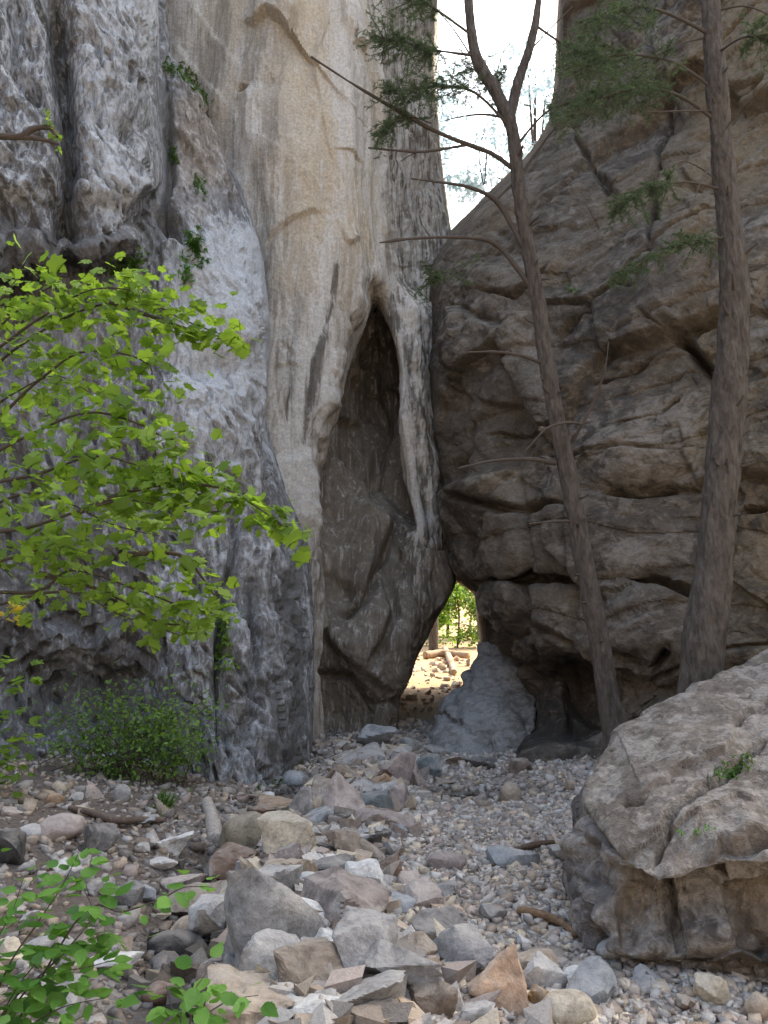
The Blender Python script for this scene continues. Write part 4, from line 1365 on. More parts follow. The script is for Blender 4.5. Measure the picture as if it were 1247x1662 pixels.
gravel('gravel', 34000, (-2.2, 3.4), (2.7, 8.0), 0.011, 0.023, 0.06, 1, 'pale grey and tan gravel covering the stream bed', lambda X, Y, u: in_view(X, Y, u) & (X > -0.72 - 0.05 * Y + 0.5 * (u - .5)) & (u > 0.55 * np.exp(-(seg_d(X, Y, PILE) / 0.45) ** 2) + 0.6 * np.exp(-(seg_d(X, Y, STREAM) / 0.22) ** 2)))
gravel('gravel', 15000, (-3.5, 3.8), (7.0, 14.5), 0.018, 0.034, 0.08, 2, 'stony gravel on the bed before the gap', lambda X, Y, u: in_view(X, Y, u) & (X > -1.5))
gravel('rubble', 9000, (-1.8, 1.2), (2.7, 12.5), 0.04, 0.068, 0.12, 8, 'angular grey and tan rubble filling the stony ridge',
       lambda X, Y, u: in_view(X, Y, u) & (u < 1.1 * np.exp(-(seg_d(X, Y, PILE) / 0.42) ** 2)), [COLS['grey'], COLS['grey'], COLS['pale grey'], COLS['tan'], COLS['brown'], COLS['dark grey'], COLS['mauve'], COLS['cream']], False, 0.85, 0.14)
gravel('gravel', 11000, (-5.2, -0.9), (2.7, 10.0), 0.012, 0.032, 0.10, 3, 'scattered stones in the dark soil of the left bank',
       lambda X, Y, u: in_view(X, Y, u) & (u < 0.35 + 0.4 * sstep(-3, -1.3, X)), [COLS['brown'], COLS['grey'], COLS['dark grey'], COLS['brown'], COLS['tan'], COLS['grey'], COLS['mauve'], COLS['pale grey']], dim=0.9)
gravel('gravel', 800, (-2.0, 5.0), (14.0, 26.0), 0.03, 0.07, 0.2, 4, 'sunlit stones on the sand beyond the gap', None, [(0.45, 0.34, 0.24), (0.38, 0.28, 0.2), (0.32, 0.25, 0.19), (0.5, 0.42, 0.33)])

# ================================================================== wood and leaves
k = NT('conifer bark')
pos = k.pos()
q = k.mapping(pos, (1, 1, 0.3))
n1 = k.noise(q, 22, 5, 0.7, 0.5)
n2 = k.noise(pos, 3, 3, 0.6)
vv = k.voro(q, 30)
c = k.mix(k.ramp(n1, (0.3, 0.0), (0.7, 1.0)), (0.03, 0.025, 0.021), (0.17, 0.14, 0.118))
c = k.mix(k.math('MULTIPLY', n2, 0.5), c, (0.11, 0.092, 0.078))
M['bark'] = k.out(k.bsdf(c, 0.95, k.bump(k.math('ADD', n1, k.math('MULTIPLY', vv, 0.7)), 0.03), 0.1))
k = NT('dead branch wood')
pos = k.pos()
c = k.mix(k.noise(pos, 30, 4, 0.7), (0.045, 0.035, 0.028), (0.13, 0.105, 0.088))
M['deadwood'] = k.out(k.bsdf(c, 0.9, k.bump(k.noise(pos, 60, 3, .7), 0.005), 0.15))
k = NT('driftwood')
pos = k.pos()
tcn = k.n('ShaderNodeTexCoord').outputs['Object']
oi = k.n('ShaderNodeObjectInfo')
c = k.mix(0.9, oi.outputs['Color'], k.ramp(k.noise(pos, 28, 5, 0.75, 1.0), (0.3, 0.35), (0.7, 1.3)), 'MULTIPLY')
M['drift'] = k.out(k.bsdf(c, 0.85, k.bump(k.noise(pos, 50, 4, .7), 0.01), 0.2))


def leaf_material(name, a, b, trans=0.5, glow=(1.25, 1.2, 0.7)):
    k = NT(name)
    oi = k.n('ShaderNodeObjectInfo')
    col, t = k.attr()
    pos = k.pos()
    f = k.math('ADD', k.math('MULTIPLY', k.noise(pos, 6, 2, .6), 0.8), k.math('SUBTRACT', k.math('MULTIPLY', k.math('FRACT', k.math('ADD', t[0], oi.outputs['Random'])), 0.9), 0.35))
    c = k.mix(k.ramp(f, (0.1, 0.0), (0.9, 1.0)), a, b)
    p = k.bsdf(c, 0.5, k.bump(k.noise(pos, 60, 2, .6), 0.004), 0.3)
    tr = k.n('ShaderNodeBsdfTranslucent')
    k.l(k.mix(1.0, c, glow, 'MULTIPLY'), tr.inputs['Color'])
    m = k.n('ShaderNodeMixShader')
    m.inputs[0].default_value = trans
    k.l(p, m.inputs[1])
    k.l(tr.outputs[0], m.inputs[2])
    return k.out(m.outputs[0])


M['maple'] = leaf_material('maple leaf', (0.125, 0.215, 0.033), (0.235, 0.365, 0.062), 0.6)
M['sapling'] = leaf_material('sapling leaf', (0.075, 0.19, 0.03), (0.17, 0.34, 0.07), 0.45)
M['shrub'] = leaf_material('shrub leaf', (0.085, 0.165, 0.035), (0.19, 0.31, 0.07), 0.5)
M['needle'] = leaf_material('conifer needles', (0.06, 0.09, 0.055), (0.125, 0.165, 0.095), 0.4)
M['yellow'] = leaf_material('yellow leaf', (0.42, 0.33, 0.04), (0.55, 0.46, 0.08), 0.5)
M['fern'] = leaf_material('fern and moss', (0.05, 0.12, 0.02), (0.12, 0.24, 0.04), 0.35)
M['sunleaf'] = leaf_material('sunlit leaf', (0.07, 0.15, 0.02), (0.16, 0.27, 0.035), 0.5)
M['glarecrown'] = leaf_material('leaf paled by sky glare', (0.36, 0.46, 0.48), (0.52, 0.62, 0.66), 0.5, (1.0, 1.05, 1.15))  # glare of the bright sky is mixed into this leaf colour


def resample(pts, n):
    pts = np.array(pts, float)
    m = len(pts)
    t = np.linspace(0, m - 1, n)
    out = []
    for tt in t:
        i = min(int(tt), m - 2)
        f = tt - i
        p0, p1, p2, p3 = pts[max(i - 1, 0)], pts[i], pts[i + 1], pts[min(i + 2, m - 1)]
        out.append(0.5 * ((2 * p1) + (-p0 + p2) * f + (2 * p0 - 5 * p1 + 4 * p2 - p3) * f * f + (-p0 + 3 * p1 - 3 * p2 + p3) * f ** 3))
    return np.array(out)


def tube(pts, radii, nseg, nring, rough=0.0, seed=0, fr=8.0):
    """tapered limb along a smooth line; rough = bark relief in metres"""
    Cn = resample(pts, nseg)
    Rr = np.interp(np.linspace(0, 1, nseg), np.linspace(0, 1, len(radii)), radii)
    Tn = np.gradient(Cn, axis=0)
    Tn /= np.linalg.norm(Tn, axis=1)[:, None] + 1e-9
    ref = np.array((0.3, 1, 0.1)) if abs(Tn[0][1]) < 0.8 else np.array((1, 0, 0.2))
    A = np.cross(Tn, ref)
    A /= np.linalg.norm(A, axis=1)[:, None] + 1e-9
    Bn = np.cross(Tn, A)
    th = np.linspace(0, 2 * np.pi, nring, endpoint=False)
    D = A[:, None] * np.cos(th)[None, :, None] + Bn[:, None] * np.sin(th)[None, :, None]
    V = Cn[:, None] + D * Rr[:, None, None]
    if rough:
        q = V.reshape(-1, 3) + seed
        hh = rough * 1.3 * (ridged(q * np.array((fr, fr, fr * .28)), 2) + 0.7 * fbm(q * fr * 2.2, 2)) + rough * 1.5 * fbm(q * 2.0, 2)
        V = V + D * hh.reshape(nseg, nring)[..., None]
    V = V.reshape(-1, 3)
    i = np.arange(nseg * nring).reshape(nseg, nring)
    j = np.roll(i, -1, 1)
    Fc = np.stack([i[:-1], j[:-1], j[1:], i[1:]], -1).reshape(-1, 4)
    # close the ends with a fan of quads
    return V, Fc


def line(*p):
    return [P(*a) for a in p]


def px_r(px, d):
    return px * d / F_PX / 2


def needles(sp, base, tip, rnd, n=60, ln=0.028, spread=0.10):
    """a twig clothed in short flat needles"""
    base, tip = np.array(base), np.array(tip)
    ax = tip - base
    L = np.linalg.norm(ax) + 1e-6
    ax = ax / L
    t = rnd.random(n)
    dirs = rnd.normal(size=(n, 3)) + ax * 0.9
    dirs[:, 2] *= 0.5
    dirs /= np.linalg.norm(dirs, axis=1)[:, None]
    p0 = base + ax * (t * L)[:, None]
    l_ = ln * rnd.uniform(.7, 1.3, (n, 1))
    side = np.cross(dirs, rnd.normal(size=(n, 3)))
    side /= np.linalg.norm(side, axis=1)[:, None] + 1e-9
    w_ = 0.0028
    V = np.stack([p0 - side * w_, p0 + side * w_, p0 + dirs * l_], 1).reshape(-1, 3)
    sp.add(V, np.arange(3 * n).reshape(-1, 3), np.repeat(rnd.random((n, 1)), 3, 0) * np.ones((1, 4)))


def bough(tree, pts, r0, rnd, dens=1.0, start=0.3, droop=0.15, ln=0.03, size=0.34):
    """limb with sprays of needles, limb and foliage as two parts"""
    V, Fc = tube(pts, [r0, r0 * 0.6, 0.004], 22, 7, r0 * 0.12)
    b = part('branch', V, Fc, M['deadwood'], tree)
    Cn = resample(pts, 40)
    sp = Soup()
    tw = Soup()
    nt = int(46 * dens)
    for i in range(nt):
        t = start + (1 - start) * rnd.random()
        p0 = Cn[int(t * 39)]
        ax = Cn[min(int(t * 39) + 1, 39)] - Cn[max(int(t * 39) - 1, 0)]
        ax /= np.linalg.norm(ax) + 1e-9
        d = ax * rnd.uniform(.2, .9) + rnd.normal(size=3) * np.array((.6, .6, .3))
        d[2] -= droop
        d /= np.linalg.norm(d)
        L = size * rnd.uniform(.5, 1.1)
        tip = p0 + d * L
        v_, f_ = tube([p0, (p0 + tip) / 2 + np.array((0, 0, .01)), tip], [.0035, .0025, .001], 5, 4)
        tw.add(v_, f_)
        for j in range(9):
            s0 = p0 + (tip - p0) * (0.1 + 0.1 * j)
            d2 = d * 0.6 + rnd.normal(size=3) * np.array((.6, .6, .25))
            d2 /= np.linalg.norm(d2)
            needles(sp, s0, s0 + d2 * L * 0.38 * (1.1 - 0.08 * j), rnd, 20, ln)
        needles(sp, p0, tip, rnd, 26, ln)
    v_, f_, c_ = sp.get()
    base = np.array(tree.location)
    f_o = tag(link('needle_spray', mesh_np('needle_spray', v_ - base, f_, M['needle'], False, c_), tree), kind='stuff')
    v_, f_, _ = tw.get()
    link('twigs', mesh_np('twigs', v_ - base, f_, M['deadwood']), tree)
    return b


def dead(tree, pts, r0, seed=0, nm='branch', n=18):
    r0 = r0 * 0.72
    V, Fc = tube(pts, [r0, r0 * 0.7, r0 * 0.25], n, 7, r0 * 0.25, seed)
    return part(nm, V, Fc, M['deadwood'], tree)


rnd = np.random.default_rng(5)
# ---- leaning conifer in the middle
d0 = 7.6
base = ground_hit(1030, 1345)
b0 = P(1012, 1290, d0)
tr1 = empty('conifer_tree', (b0[0], b0[1], float(ground_z(b0[0], b0[1]))), 'slender leaning conifer with a forked top before the sky gap', 'tree')
pts = [np.array((b0[0] + 0.03, b0[1], tr1.location[2] - 0.15))] + line((996, 1190, d0), (975, 1050, d0), (952, 930, d0), (928, 800, d0), (906, 690, d0), (886, 580, d0), (872, 480, d0),
                                                                        (856, 390, d0), (843, 310, d0), (836, 240, d0), (828, 190, d0))
V, Fc = tube(pts, [px_r(v, d0) for v in (46, 33, 30, 29, 27, 25, 23, 22, 21, 21, 20)], 260, 40, 0.008, 3)
part('trunk', V, Fc, M['bark'], tr1)
for i, (pl, r0) in enumerate((
        (line((828, 200, d0), (806, 150, d0), (776, 100, d0), (764, 40, d0), (758, -60, d0), (760, -200, d0)), px_r(22, d0)),
        (line((826, 196, d0), (842, 130, d0), (862, 70, d0), (874, 0, d0), (880, -140, d0)), px_r(17, d0)))):
    V, Fc = tube(pl, [r0, r0 * 0.9, r0 * 0.7, r0 * .5], 70, 18, 0.006, 9)
    part('stem', V, Fc, M['bark'], tr1)
for pl, r0 in ((line((864, 470, d0), (834, 428, d0), (798, 392, d0), (740, 385, d0 - .2), (670, 387, d0 - .4), (616, 394, d0 - .5)), px_r(11, d0)),
               (line((856, 412, d0), (832, 368, d0), (806, 326, d0), (762, 304, d0 - .2), (715, 296, d0 - .3), (668, 290, d0 - .4)), px_r(12, d0)),
               (line((716, 296, d0 - .3), (698, 292, d0 - .3), (694, 278, d0 - .3)), px_r(5, d0)),
               (line((700, 387, d0 - .3), (690, 372, d0 - .3), (684, 362, d0 - .3)), px_r(4, d0)),
               (line((838, 278, d0), (800, 250, d0), (760, 235, d0 - .1), (705, 212, d0 - .2), (640, 176, d0 - .3), (560, 128, d0 - .5), (505, 92, d0 - .6)), px_r(11, d0)),
               (line((760, 235, d0 - .1), (690, 246, d0 - .2), (640, 244, d0 - .3), (598, 240, d0 - .3)), px_r(7, d0)),
               (line((690, 246, d0 - .2), (670, 250, d0 - .2), (650, 262, d0 - .2)), px_r(3, d0)),
               (line((832, 196, d0), (790, 186, d0), (745, 190, d0), (710, 200, d0)), px_r(5, d0)),
               (line((848, 280, d0), (872, 246, d0), (900, 210, d0 - .1), (940, 176, d0 - .2)), px_r(7, d0)),
               (line((884, 592, d0), (850, 578, d0 - .1), (805, 571, d0 - .2), (758, 572, d0 - .3)), px_r(8, d0)),
               (line((902, 752, d0), (860, 745, d0 - .1), (800, 748, d0 - .2), (744, 760, d0 - .3)), px_r(9, d0)),
               (line((934, 846, d0), (905, 846, d0 - .1), (858, 850, d0 - .2)), px_r(6, d0)),
               (line((926, 846, d0), (950, 842, d0 - .1), (965, 838, d0 - .1)), px_r(4, d0)),
               (line((930, 716, d0), (944, 690, d0 - .1), (965, 650, d0 - .1), (982, 600, d0 - .2), (988, 555, d0 - .2)), px_r(8, d0)),
               (line((944, 688, d0 - .1), (920, 686, d0 - .2), (890, 694, d0 - .3), (868, 715, d0 - .3), (850, 736, d0 - .3)), px_r(6, d0)),
               (line((790, 250, d0), (786, 300, d0 - .1), (778, 250, d0), (790, 200, d0)), px_r(3, d0)),
               (line((776, 110, d0), (745, 60, d0), (722, 30, d0), (700, 10, d0)), px_r(4, d0)),
               (line((862, 80, d0), (900, 40, d0), (930, 10, d0)), px_r(4, d0)),
               (line((800, 150, d0), (815, 90, d0), (835, 60, d0), (845, 20, d0)), px_r(3, d0)),
               (line((806, 326, d0), (830, 300, d0), (845, 296, d0)), px_r(6, d0))):
    dead(tr1, pl, r0, len(tr1.children))
bough(tr1, line((835, 215, d0), (770, 150, d0 - .1), (700, 140, d0 - .3), (640, 150, d0 - .5)), 0.016, rnd, 1.3, .35)
bough(tr1, line((770, 90, d0), (700, 80, d0 - .3), (620, 60, d0 - .6)), 0.014, rnd, 1.1, .4)
bough(tr1, line((770, 60, d0), (700, 10, d0 - .2), (640, -30, d0 - .5)), 0.014, rnd, 1.0, .4)
bough(tr1, line((836, 240, d0), (890, 180, d0 - .1), (960, 160, d0 - .3), (1040, 140, d0 - .4)), 0.014, rnd, 1.0, .3)
bough(tr1, line((868, 40, d0), (930, 80, d0 - .1), (1000, 100, d0 - .3)), 0.013, rnd, .8, .3)
bough(tr1, line((830, 190, d0), (800, 130, d0 + .2), (760, 110, d0 + .4)), 0.012, rnd, .7, .2)
bough(tr1, line((700, 200, d0 - .2), (660, 190, d0 - .3), (620, 215, d0 - .4)), 0.008, rnd, .5, .3)
bough(tr1, line((760, 400, d0), (730, 440, d0 - .1), (690, 455, d0 - .2)), 0.006, rnd, .35, .4)

def stubs(tree, axis_pts, radii_px, d, n, r):
    """broken ends of old branches left on a trunk"""
    C3 = resample(axis_pts, 60)
    for i in range(n):
        t = r.uniform(.12, .95)
        c0 = C3[int(t * 59)]
        rad = px_r(np.interp(t, np.linspace(0, 1, len(radii_px)), radii_px), d)
        a = r.uniform(math.pi, 2 * math.pi)
        dv = np.array((math.cos(a), math.sin(a), r.uniform(-.1, .5)))
        L = r.uniform(.03, .12)
        V, Fc = tube([c0 + dv * rad * .6, c0 + dv * (rad + L * .5), c0 + dv * (rad + L) + np.array((0, 0, r.uniform(-.02, .03)))], [.013, .010, .006], 7, 7, .002, i)
        part('stub', V, Fc, M['deadwood'], tree)


stubs(tr1, pts, (46, 33, 30, 29, 27, 25, 23, 22, 21, 21, 20), d0, 14, rnd)
# ---- thick conifer on the right
d1 = 6.6
tr2 = empty('conifer_tree', (P(1140, 1200, d1)[0], d1, float(ground_z(P(1140, 1200, d1)[0], d1))), 'thick upright conifer trunk rising behind the cracked tan boulder', 'tree')
pts = [np.array((P(1132, 1200, d1)[0], d1, tr2.location[2] - 0.15))] + line((1139, 1090, d1), (1154, 960, d1), (1167, 830, d1), (1179, 700, d1), (1188, 580, d1), (1192, 480, d1), (1188, 400, d1),
                                                                             (1178, 300, d1), (1168, 200, d1), (1160, 100, d1), (1152, 0, d1), (1146, -120, d1), (1140, -300, d1))
V, Fc = tube(pts, [px_r(v, d1) for v in (78, 64, 57, 54, 53, 51, 47, 41, 36, 33, 31, 30, 28, 24)], 330, 56, 0.012, 21, 7.0)
part('trunk', V, Fc, M['bark'], tr2)
stubs(tr2, pts, (84, 70, 62, 58, 57, 55, 51, 44, 39, 36, 34, 32, 30, 26), d1, 20, rnd)
for pl, r0 in ((line((1165, 180, d1), (1110, 180, d1 - .2), (1050, 182, d1 - .4)), px_r(5, d1)),
               (line((1165, 230, d1), (1200, 180, d1 - .2), (1250, 130, d1 - .4)), px_r(4, d1)),
               (line((1150, 275, d1 - .1), (1135, 300, d1 - .2), (1122, 345, d1 - .3)), px_r(4, d1)),
               (line((1175, 300, d1), (1110, 262, d1 - .1), (1060, 300, d1 - .2)), px_r(4, d1)),
               (line((1190, 440, d1), (1225, 432, d1 - .1), (1270, 426, d1 - .2)), px_r(5, d1)),
               (line((1150, 60, d1), (1090, 80, d1 - .1), (1030, 150, d1 - .2)), px_r(5, d1)),
               (line((1155, 20, d1), (1210, 10, d1 - .1), (1260, 30, d1 - .2)), px_r(5, d1))):
    dead(tr2, pl, r0, len(tr2.children))
bough(tr2, line((1168, 200, d1), (1090, 150, d1 - .2), (1000, 150, d1 - .4), (930, 190, d1 - .5)), 0.016, rnd, .85, .35)
bough(tr2, line((1160, 60, d1), (1080, 20, d1 - .2), (1010, 10, d1 - .4), (950, 40, d1 - .5)), 0.016, rnd, .8, .35)
bough(tr2, line((1180, 310, d1), (1110, 295, d1 - .2), (1050, 310, d1 - .4), (1000, 335, d1 - .5)), 0.012, rnd, .75, .45, ln=.026, size=.26)
bough(tr2, line((1190, 385, d1), (1130, 390, d1 - .2), (1070, 410, d1 - .4), (1020, 440, d1 - .5)), 0.013, rnd, .9, .2, ln=.026, size=.26)
bough(tr2, line((1166, 150, d1), (1090, 100, d1 - .1), (1000, 90, d1 - .2), (930, 120, d1 - .3)), 0.014, rnd, .7, .4)
bough(tr2, line((1160, 90, d1), (1210, 60, d1 - .3), (1270, 70, d1 - .5)), 0.012, rnd, .6, .5)

# ---- leaf shapes
MAPLE = np.array([(0, 0), (.16, -.10), (.42, -.02), (.36, .14), (.60, .30), (.44, .40), (.52, .62), (.26, .58), (.20, .78), (0, 1.0)], float)


def leaf_mesh(name, outline, mat, fold, curl, seed):
    """half outline mirrored about the midrib; a fan of small faces, folded and curled"""
    R_ = outline
    n = len(R_)
    mid = np.stack([np.zeros(n), R_[:, 1]], 1)
    V = []
    for s_ in (1, -1):
        for p_ in R_:
            V.append((p_[0] * s_, p_[1]))
    for p_ in mid:
        V.append((0, max(0, min(1, p_[1]))))
    V = np.array(V)
    z = fold * np.abs(V[:, 0]) - curl * V[:, 1] ** 2 + 0.05 * np.sin(V[:, 0] * 7 + seed) * V[:, 1]
    V3 = np.stack([V[:, 0], V[:, 1], z], 1)
    Fc = []
    for i in range(n - 1):
        Fc.append((2 * n + i, i, i + 1, 2 * n + i + 1))
        Fc.append((2 * n + i + 1, n + i + 1, n + i, 2 * n + i))
    V3[:, 2] -= V3[:, 2].mean() * 0
    return V3, np.array(Fc)


OVATE = np.array([(0, 0), (.12, .04), (.24, .16), (.22, .2), (.31, .32), (.28, .36), (.30, .50), (.25, .54), (.22, .68), (.16, .72), (.11, .84), (0, 1.0)], float)
OVAL = np.array([(0, 0), (.22, .15), (.30, .45), (.2, .8), (0, 1.0)], float)


def frame(dirv, up, roll=0.0):
    y = np.array(dirv, float)
    y /= np.linalg.norm(y)
    x = np.cross(y, up)
    x /= np.linalg.norm(x) + 1e-9
    z = np.cross(x, y)
    c_, s_ = math.cos(roll), math.sin(roll)
    return np.stack([x * c_ + z * s_, y, z * c_ - x * s_], 1)


def leaf_cloud(pos, size, r, shape, wide=1.0):
    """many small leaves at once, each turned its own way"""
    n = len(pos)
    Y = r.normal(size=(n, 3))
    Y /= np.linalg.norm(Y, axis=1)[:, None]
    up = np.stack([r.normal(0, .5, n), r.normal(-.2, .5, n), np.ones(n)], 1)
    X = np.cross(Y, up)
    X /= np.linalg.norm(X, axis=1)[:, None] + 1e-9
    Z = np.cross(X, Y)
    v, f = shape
    v = v * np.array((wide, 1, 1))
    V = (v[None, :, 0, None] * X[:, None] + v[None, :, 1, None] * Y[:, None] + v[None, :, 2, None] * Z[:, None]) * size[:, None, None] + pos[:, None]
    Fc = (f[None] + len(v) * np.arange(n)[:, None, None]).reshape(-1, f.shape[1])
    C = np.repeat(r.random((n, 1)), len(v), 0) * np.ones((1, 4))
    return V.reshape(-1, 3), Fc, C


def add_leaves(thing, shapes, mat, specs, most=300, name='leaf'):
    """specs: (position, matrix, size). The largest in the picture become parts of their own, the rest one mass"""
    meshes = [mesh_np(name, v, f, mat, True, np.full((len(v), 4), 0.37 * i % 1)) for i, (v, f) in enumerate(shapes)]
    base = np.array(thing.location)
    order = sorted(range(len(specs)), key=lambda i: -specs[i][2] / max(specs[i][0][1], .5))
    sp = Soup()
    for kx, i in enumerate(order):
        p_, m_, s_ = specs[i]
        sh = i % len(shapes)
        if kx < most:
            o = link(name, meshes[sh], thing)
            mm = np.eye(4)
            mm[:3, :3] = m_ * s_
            mm[:3, 3] = p_ - base
            o.matrix_local = Matrix(mm.tolist())
        else:
            v, f = shapes[sh]
            sp.add(v * s_ @ m_.T + p_ - base, f, np.full(4, (i * .381) % 1))
    if sp.n:
        v, f, c_ = sp.get()
        tag(link('small_leaves', mesh_np('small_leaves', v, f, mat, True, c_), thing), kind='stuff')


# ---- maple whose boughs reach in from the left
rnd = np.random.default_rng(11)
mb = np.array((-2.75, 3.7, float(ground_z(-2.75, 3.7))))
maple = empty('maple_tree', mb, 'bright green maple boughs reaching in from the left edge', 'tree')
V, Fc = tube([mb - np.array((0, 0, .1)), mb + np.array((.1, .05, 1.2)), mb + np.array((.05, .1, 2.6)), mb + np.array((.2, .2, 4.4)), mb + np.array((.3, .5, 5.6))], [.06, .05, .04, .03, .02], 60, 16, 0.004, 2)
part('trunk', V, Fc, M['deadwood'], maple)
trunk_c = lambda z: mb + np.array((.08, .1, z - mb[2]))
mshapes = [leaf_mesh('leaf', MAPLE, None, f_, c_, i) for i, (f_, c_) in enumerate(((.12, .10), (-.05, .22), (.2, .05), (.05, -.1), (-.12, .15)))]
specs = []
# (points of the bough, leaf count, spread in pixels)
BOUGHS = [
    ([(-60, 640, 3.7), (20, 570, 3.6), (130, 505, 3.5), (230, 490, 3.5), (300, 520, 3.5), (365, 545, 3.5)], 90, 34),
    ([(-60, 600, 3.6), (0, 530, 3.5), (60, 480, 3.4), (100, 455, 3.4)], 46, 40),
    ([(180, 490, 3.5), (250, 515, 3.5), (310, 535, 3.5), (365, 548, 3.5)], 34, 22),
    ([(60, 930, 3.5), (170, 960, 3.5), (260, 1010, 3.5), (330, 1010, 3.5)], 26, 26),
    ([(-60, 600, 3.6), (60, 520, 3.4), (150, 470, 3.3), (240, 475, 3.3)], 44, 28),
    ([(-60, 720, 3.6), (60, 620, 3.4), (140, 570, 3.3), (240, 590, 3.3), (240, 650, 3.3)], 76, 40),
    ([(-60, 760, 3.5), (40, 710, 3.3), (140, 670, 3.2), (230, 690, 3.2), (300, 735, 3.2)], 70, 36),
    ([(-60, 800, 3.4), (60, 770, 3.2), (160, 740, 3.1), (260, 770, 3.1), (330, 800, 3.1)], 84, 40),
    ([(-60, 880, 3.3), (50, 855, 3.2), (140, 826, 3.1), (210, 812, 3.1), (300, 830, 3.1), (360, 830, 3.1)], 70, 38),
    ([(130, 830, 3.1), (240, 790, 3.1), (350, 790, 3.1), (420, 825, 3.1), (480, 870, 3.1)], 48, 22),
    ([(-60, 930, 3.4), (40, 900, 3.3), (90, 885, 3.3), (150, 900, 3.3)], 36, 36),
    ([(-60, 970, 3.6), (60, 960, 3.5), (120, 925, 3.5), (230, 960, 3.5), (300, 985, 3.5), (370, 1000, 3.5)], 60, 30),
    ([(-60, 1000, 3.8), (100, 960, 3.7), (200, 1000, 3.6), (290, 1030, 3.6)], 26, 22),
    ([(200, 900, 3.4), (290, 900, 3.4), (330, 940, 3.4), (350, 970, 3.4)], 18, 22),
    ([(-60, 690, 3.9), (20, 640, 3.8), (90, 610, 3.8), (150, 640, 3.8)], 50, 46),
    ([(-60, 560, 3.9), (-10, 500, 3.8), (30, 450, 3.8)], 22, 30),
    ([(-60, 840, 3.7), (60, 800, 3.6), (180, 850, 3.5), (260, 870, 3.5)], 46, 40),
]
for pl, nl, spr in BOUGHS:
    L3 = [P(*a) for a in pl]
    st = trunk_c(max(0.8, L3[0][2] - 0.25)) if pl[0][0] < 0 else None
    full = ([st] if st is not None else []) + L3
    V, Fc = tube(full, [.013, .008, .005, .003, .0015], 34, 6, 0.001)
    part('branch', V, Fc, M['deadwood'], maple)
    Cn = resample(L3, 60)
    for i in range(int(nl * 2.2)):
        t = rnd.random() ** 0.65
        c0 = Cn[int(t * 59)]
        d = c0[1]
        off = rnd.normal(0, spr * d / F_PX * 0.8, 3) * np.array((1, 1.6, .75))
        pos_ = c0 + off
        # the stalk side points back to the bough; blades lie nearly flat, drooping, in the maple's layered way
        dv = np.array((rnd.normal(.35, .8), rnd.normal(-.25, .8), rnd.normal(-.35, .4)))
        up = np.array((rnd.normal(0, .5), rnd.normal(-.35, .55), 1))
        sz = rnd.choice([.035, .042, .05, .058, .07]) * rnd.uniform(.85, 1.15)
        specs.append((pos_, frame(dv, up, rnd.normal(0, .3)), sz))
add_leaves(maple, mshapes, M['maple'], specs, 300)
# the dead limb with a leafy tip high up
lz = [(-200, 250, 3.8), (-40, 222, 3.8), (30, 222, 3.8), (52, 210, 3.8), (80, 207, 3.8), (92, 222, 3.8)]
L3 = [P(*a) for a in lz]
V, Fc = tube([mb + np.array((.12, .15, L3[0][2] - mb[2] - .2))] + L3, [.022, .018, .016, .012, .008], 40, 9, 0.003)
part('branch', V, Fc, M['deadwood'], maple)
V, Fc = tube([P(28, 224, 3.8), P(60, 225, 3.8), P(96, 234, 3.8)], [.011, .009, .004], 14, 8, 0.002)
part('branch', V, Fc, M['deadwood'], maple)
specs = []
for i in range(34):
    t = rnd.random()
    pos_ = P(76 + 22 * t + rnd.normal(0, 4), 185 + 55 * t + rnd.normal(0, 5), 3.8) + rnd.normal(0, .012, 3)
    specs.append((pos_, frame(rnd.normal(size=3), np.array((0, -.6, 1)), 0), rnd.uniform(.025, .042)))
oshapes = [leaf_mesh('leaf', OVATE, None, .2, .15, 1), leaf_mesh('leaf', OVATE, None, .1, -.1, 2), leaf_mesh('leaf', OVAL, None, .25, .1, 3)]
add_leaves(maple, [oshapes[2]], M['maple'], specs, 34)


def sapling(label, base, stems, mat, leaf_sz, most=200, cat='plant', name='sapling', shapes=None, stem_r=.004, stem_mat='deadwood', group=None):
    """stems: list of (points, number of leaves, spread m)"""
    e = empty(name, base, label, cat, group)
    specs = []
    for pts, nl, spr in stems:
        V, Fc = tube([np.array(base)] + pts if np.linalg.norm(pts[0] - np.array(base)) > .02 else pts, [stem_r, stem_r * .7, stem_r * .3], 26, 6)
        part('stem', V, Fc, M[stem_mat], e)
        Cn = resample(pts, 50)
        for i in range(nl):
            t = (i + rnd.random()) / nl
            c0 = Cn[int(t * 49)]
            a = i * 2.4 + rnd.normal(0, .5)
            dv = np.array((math.cos(a), math.sin(a), rnd.normal(.0, .25)))
            pos_ = c0 + dv * np.array((1, 1, .3)) * rnd.uniform(0.1, 1) * spr + np.array((0, 0, rnd.normal(0, spr * .4)))
            up = np.array((rnd.normal(0, .3), rnd.normal(-.3, .3), 1))
            specs.append((pos_, frame(dv, up, rnd.normal(0, .25)), leaf_sz * rnd.uniform(.6, 1.2)))
    add_leaves(e, shapes or oshapes, M[mat], specs, most)
    return e


def gbase(x, y):
    return (x, y, float(ground_z(x, y)))


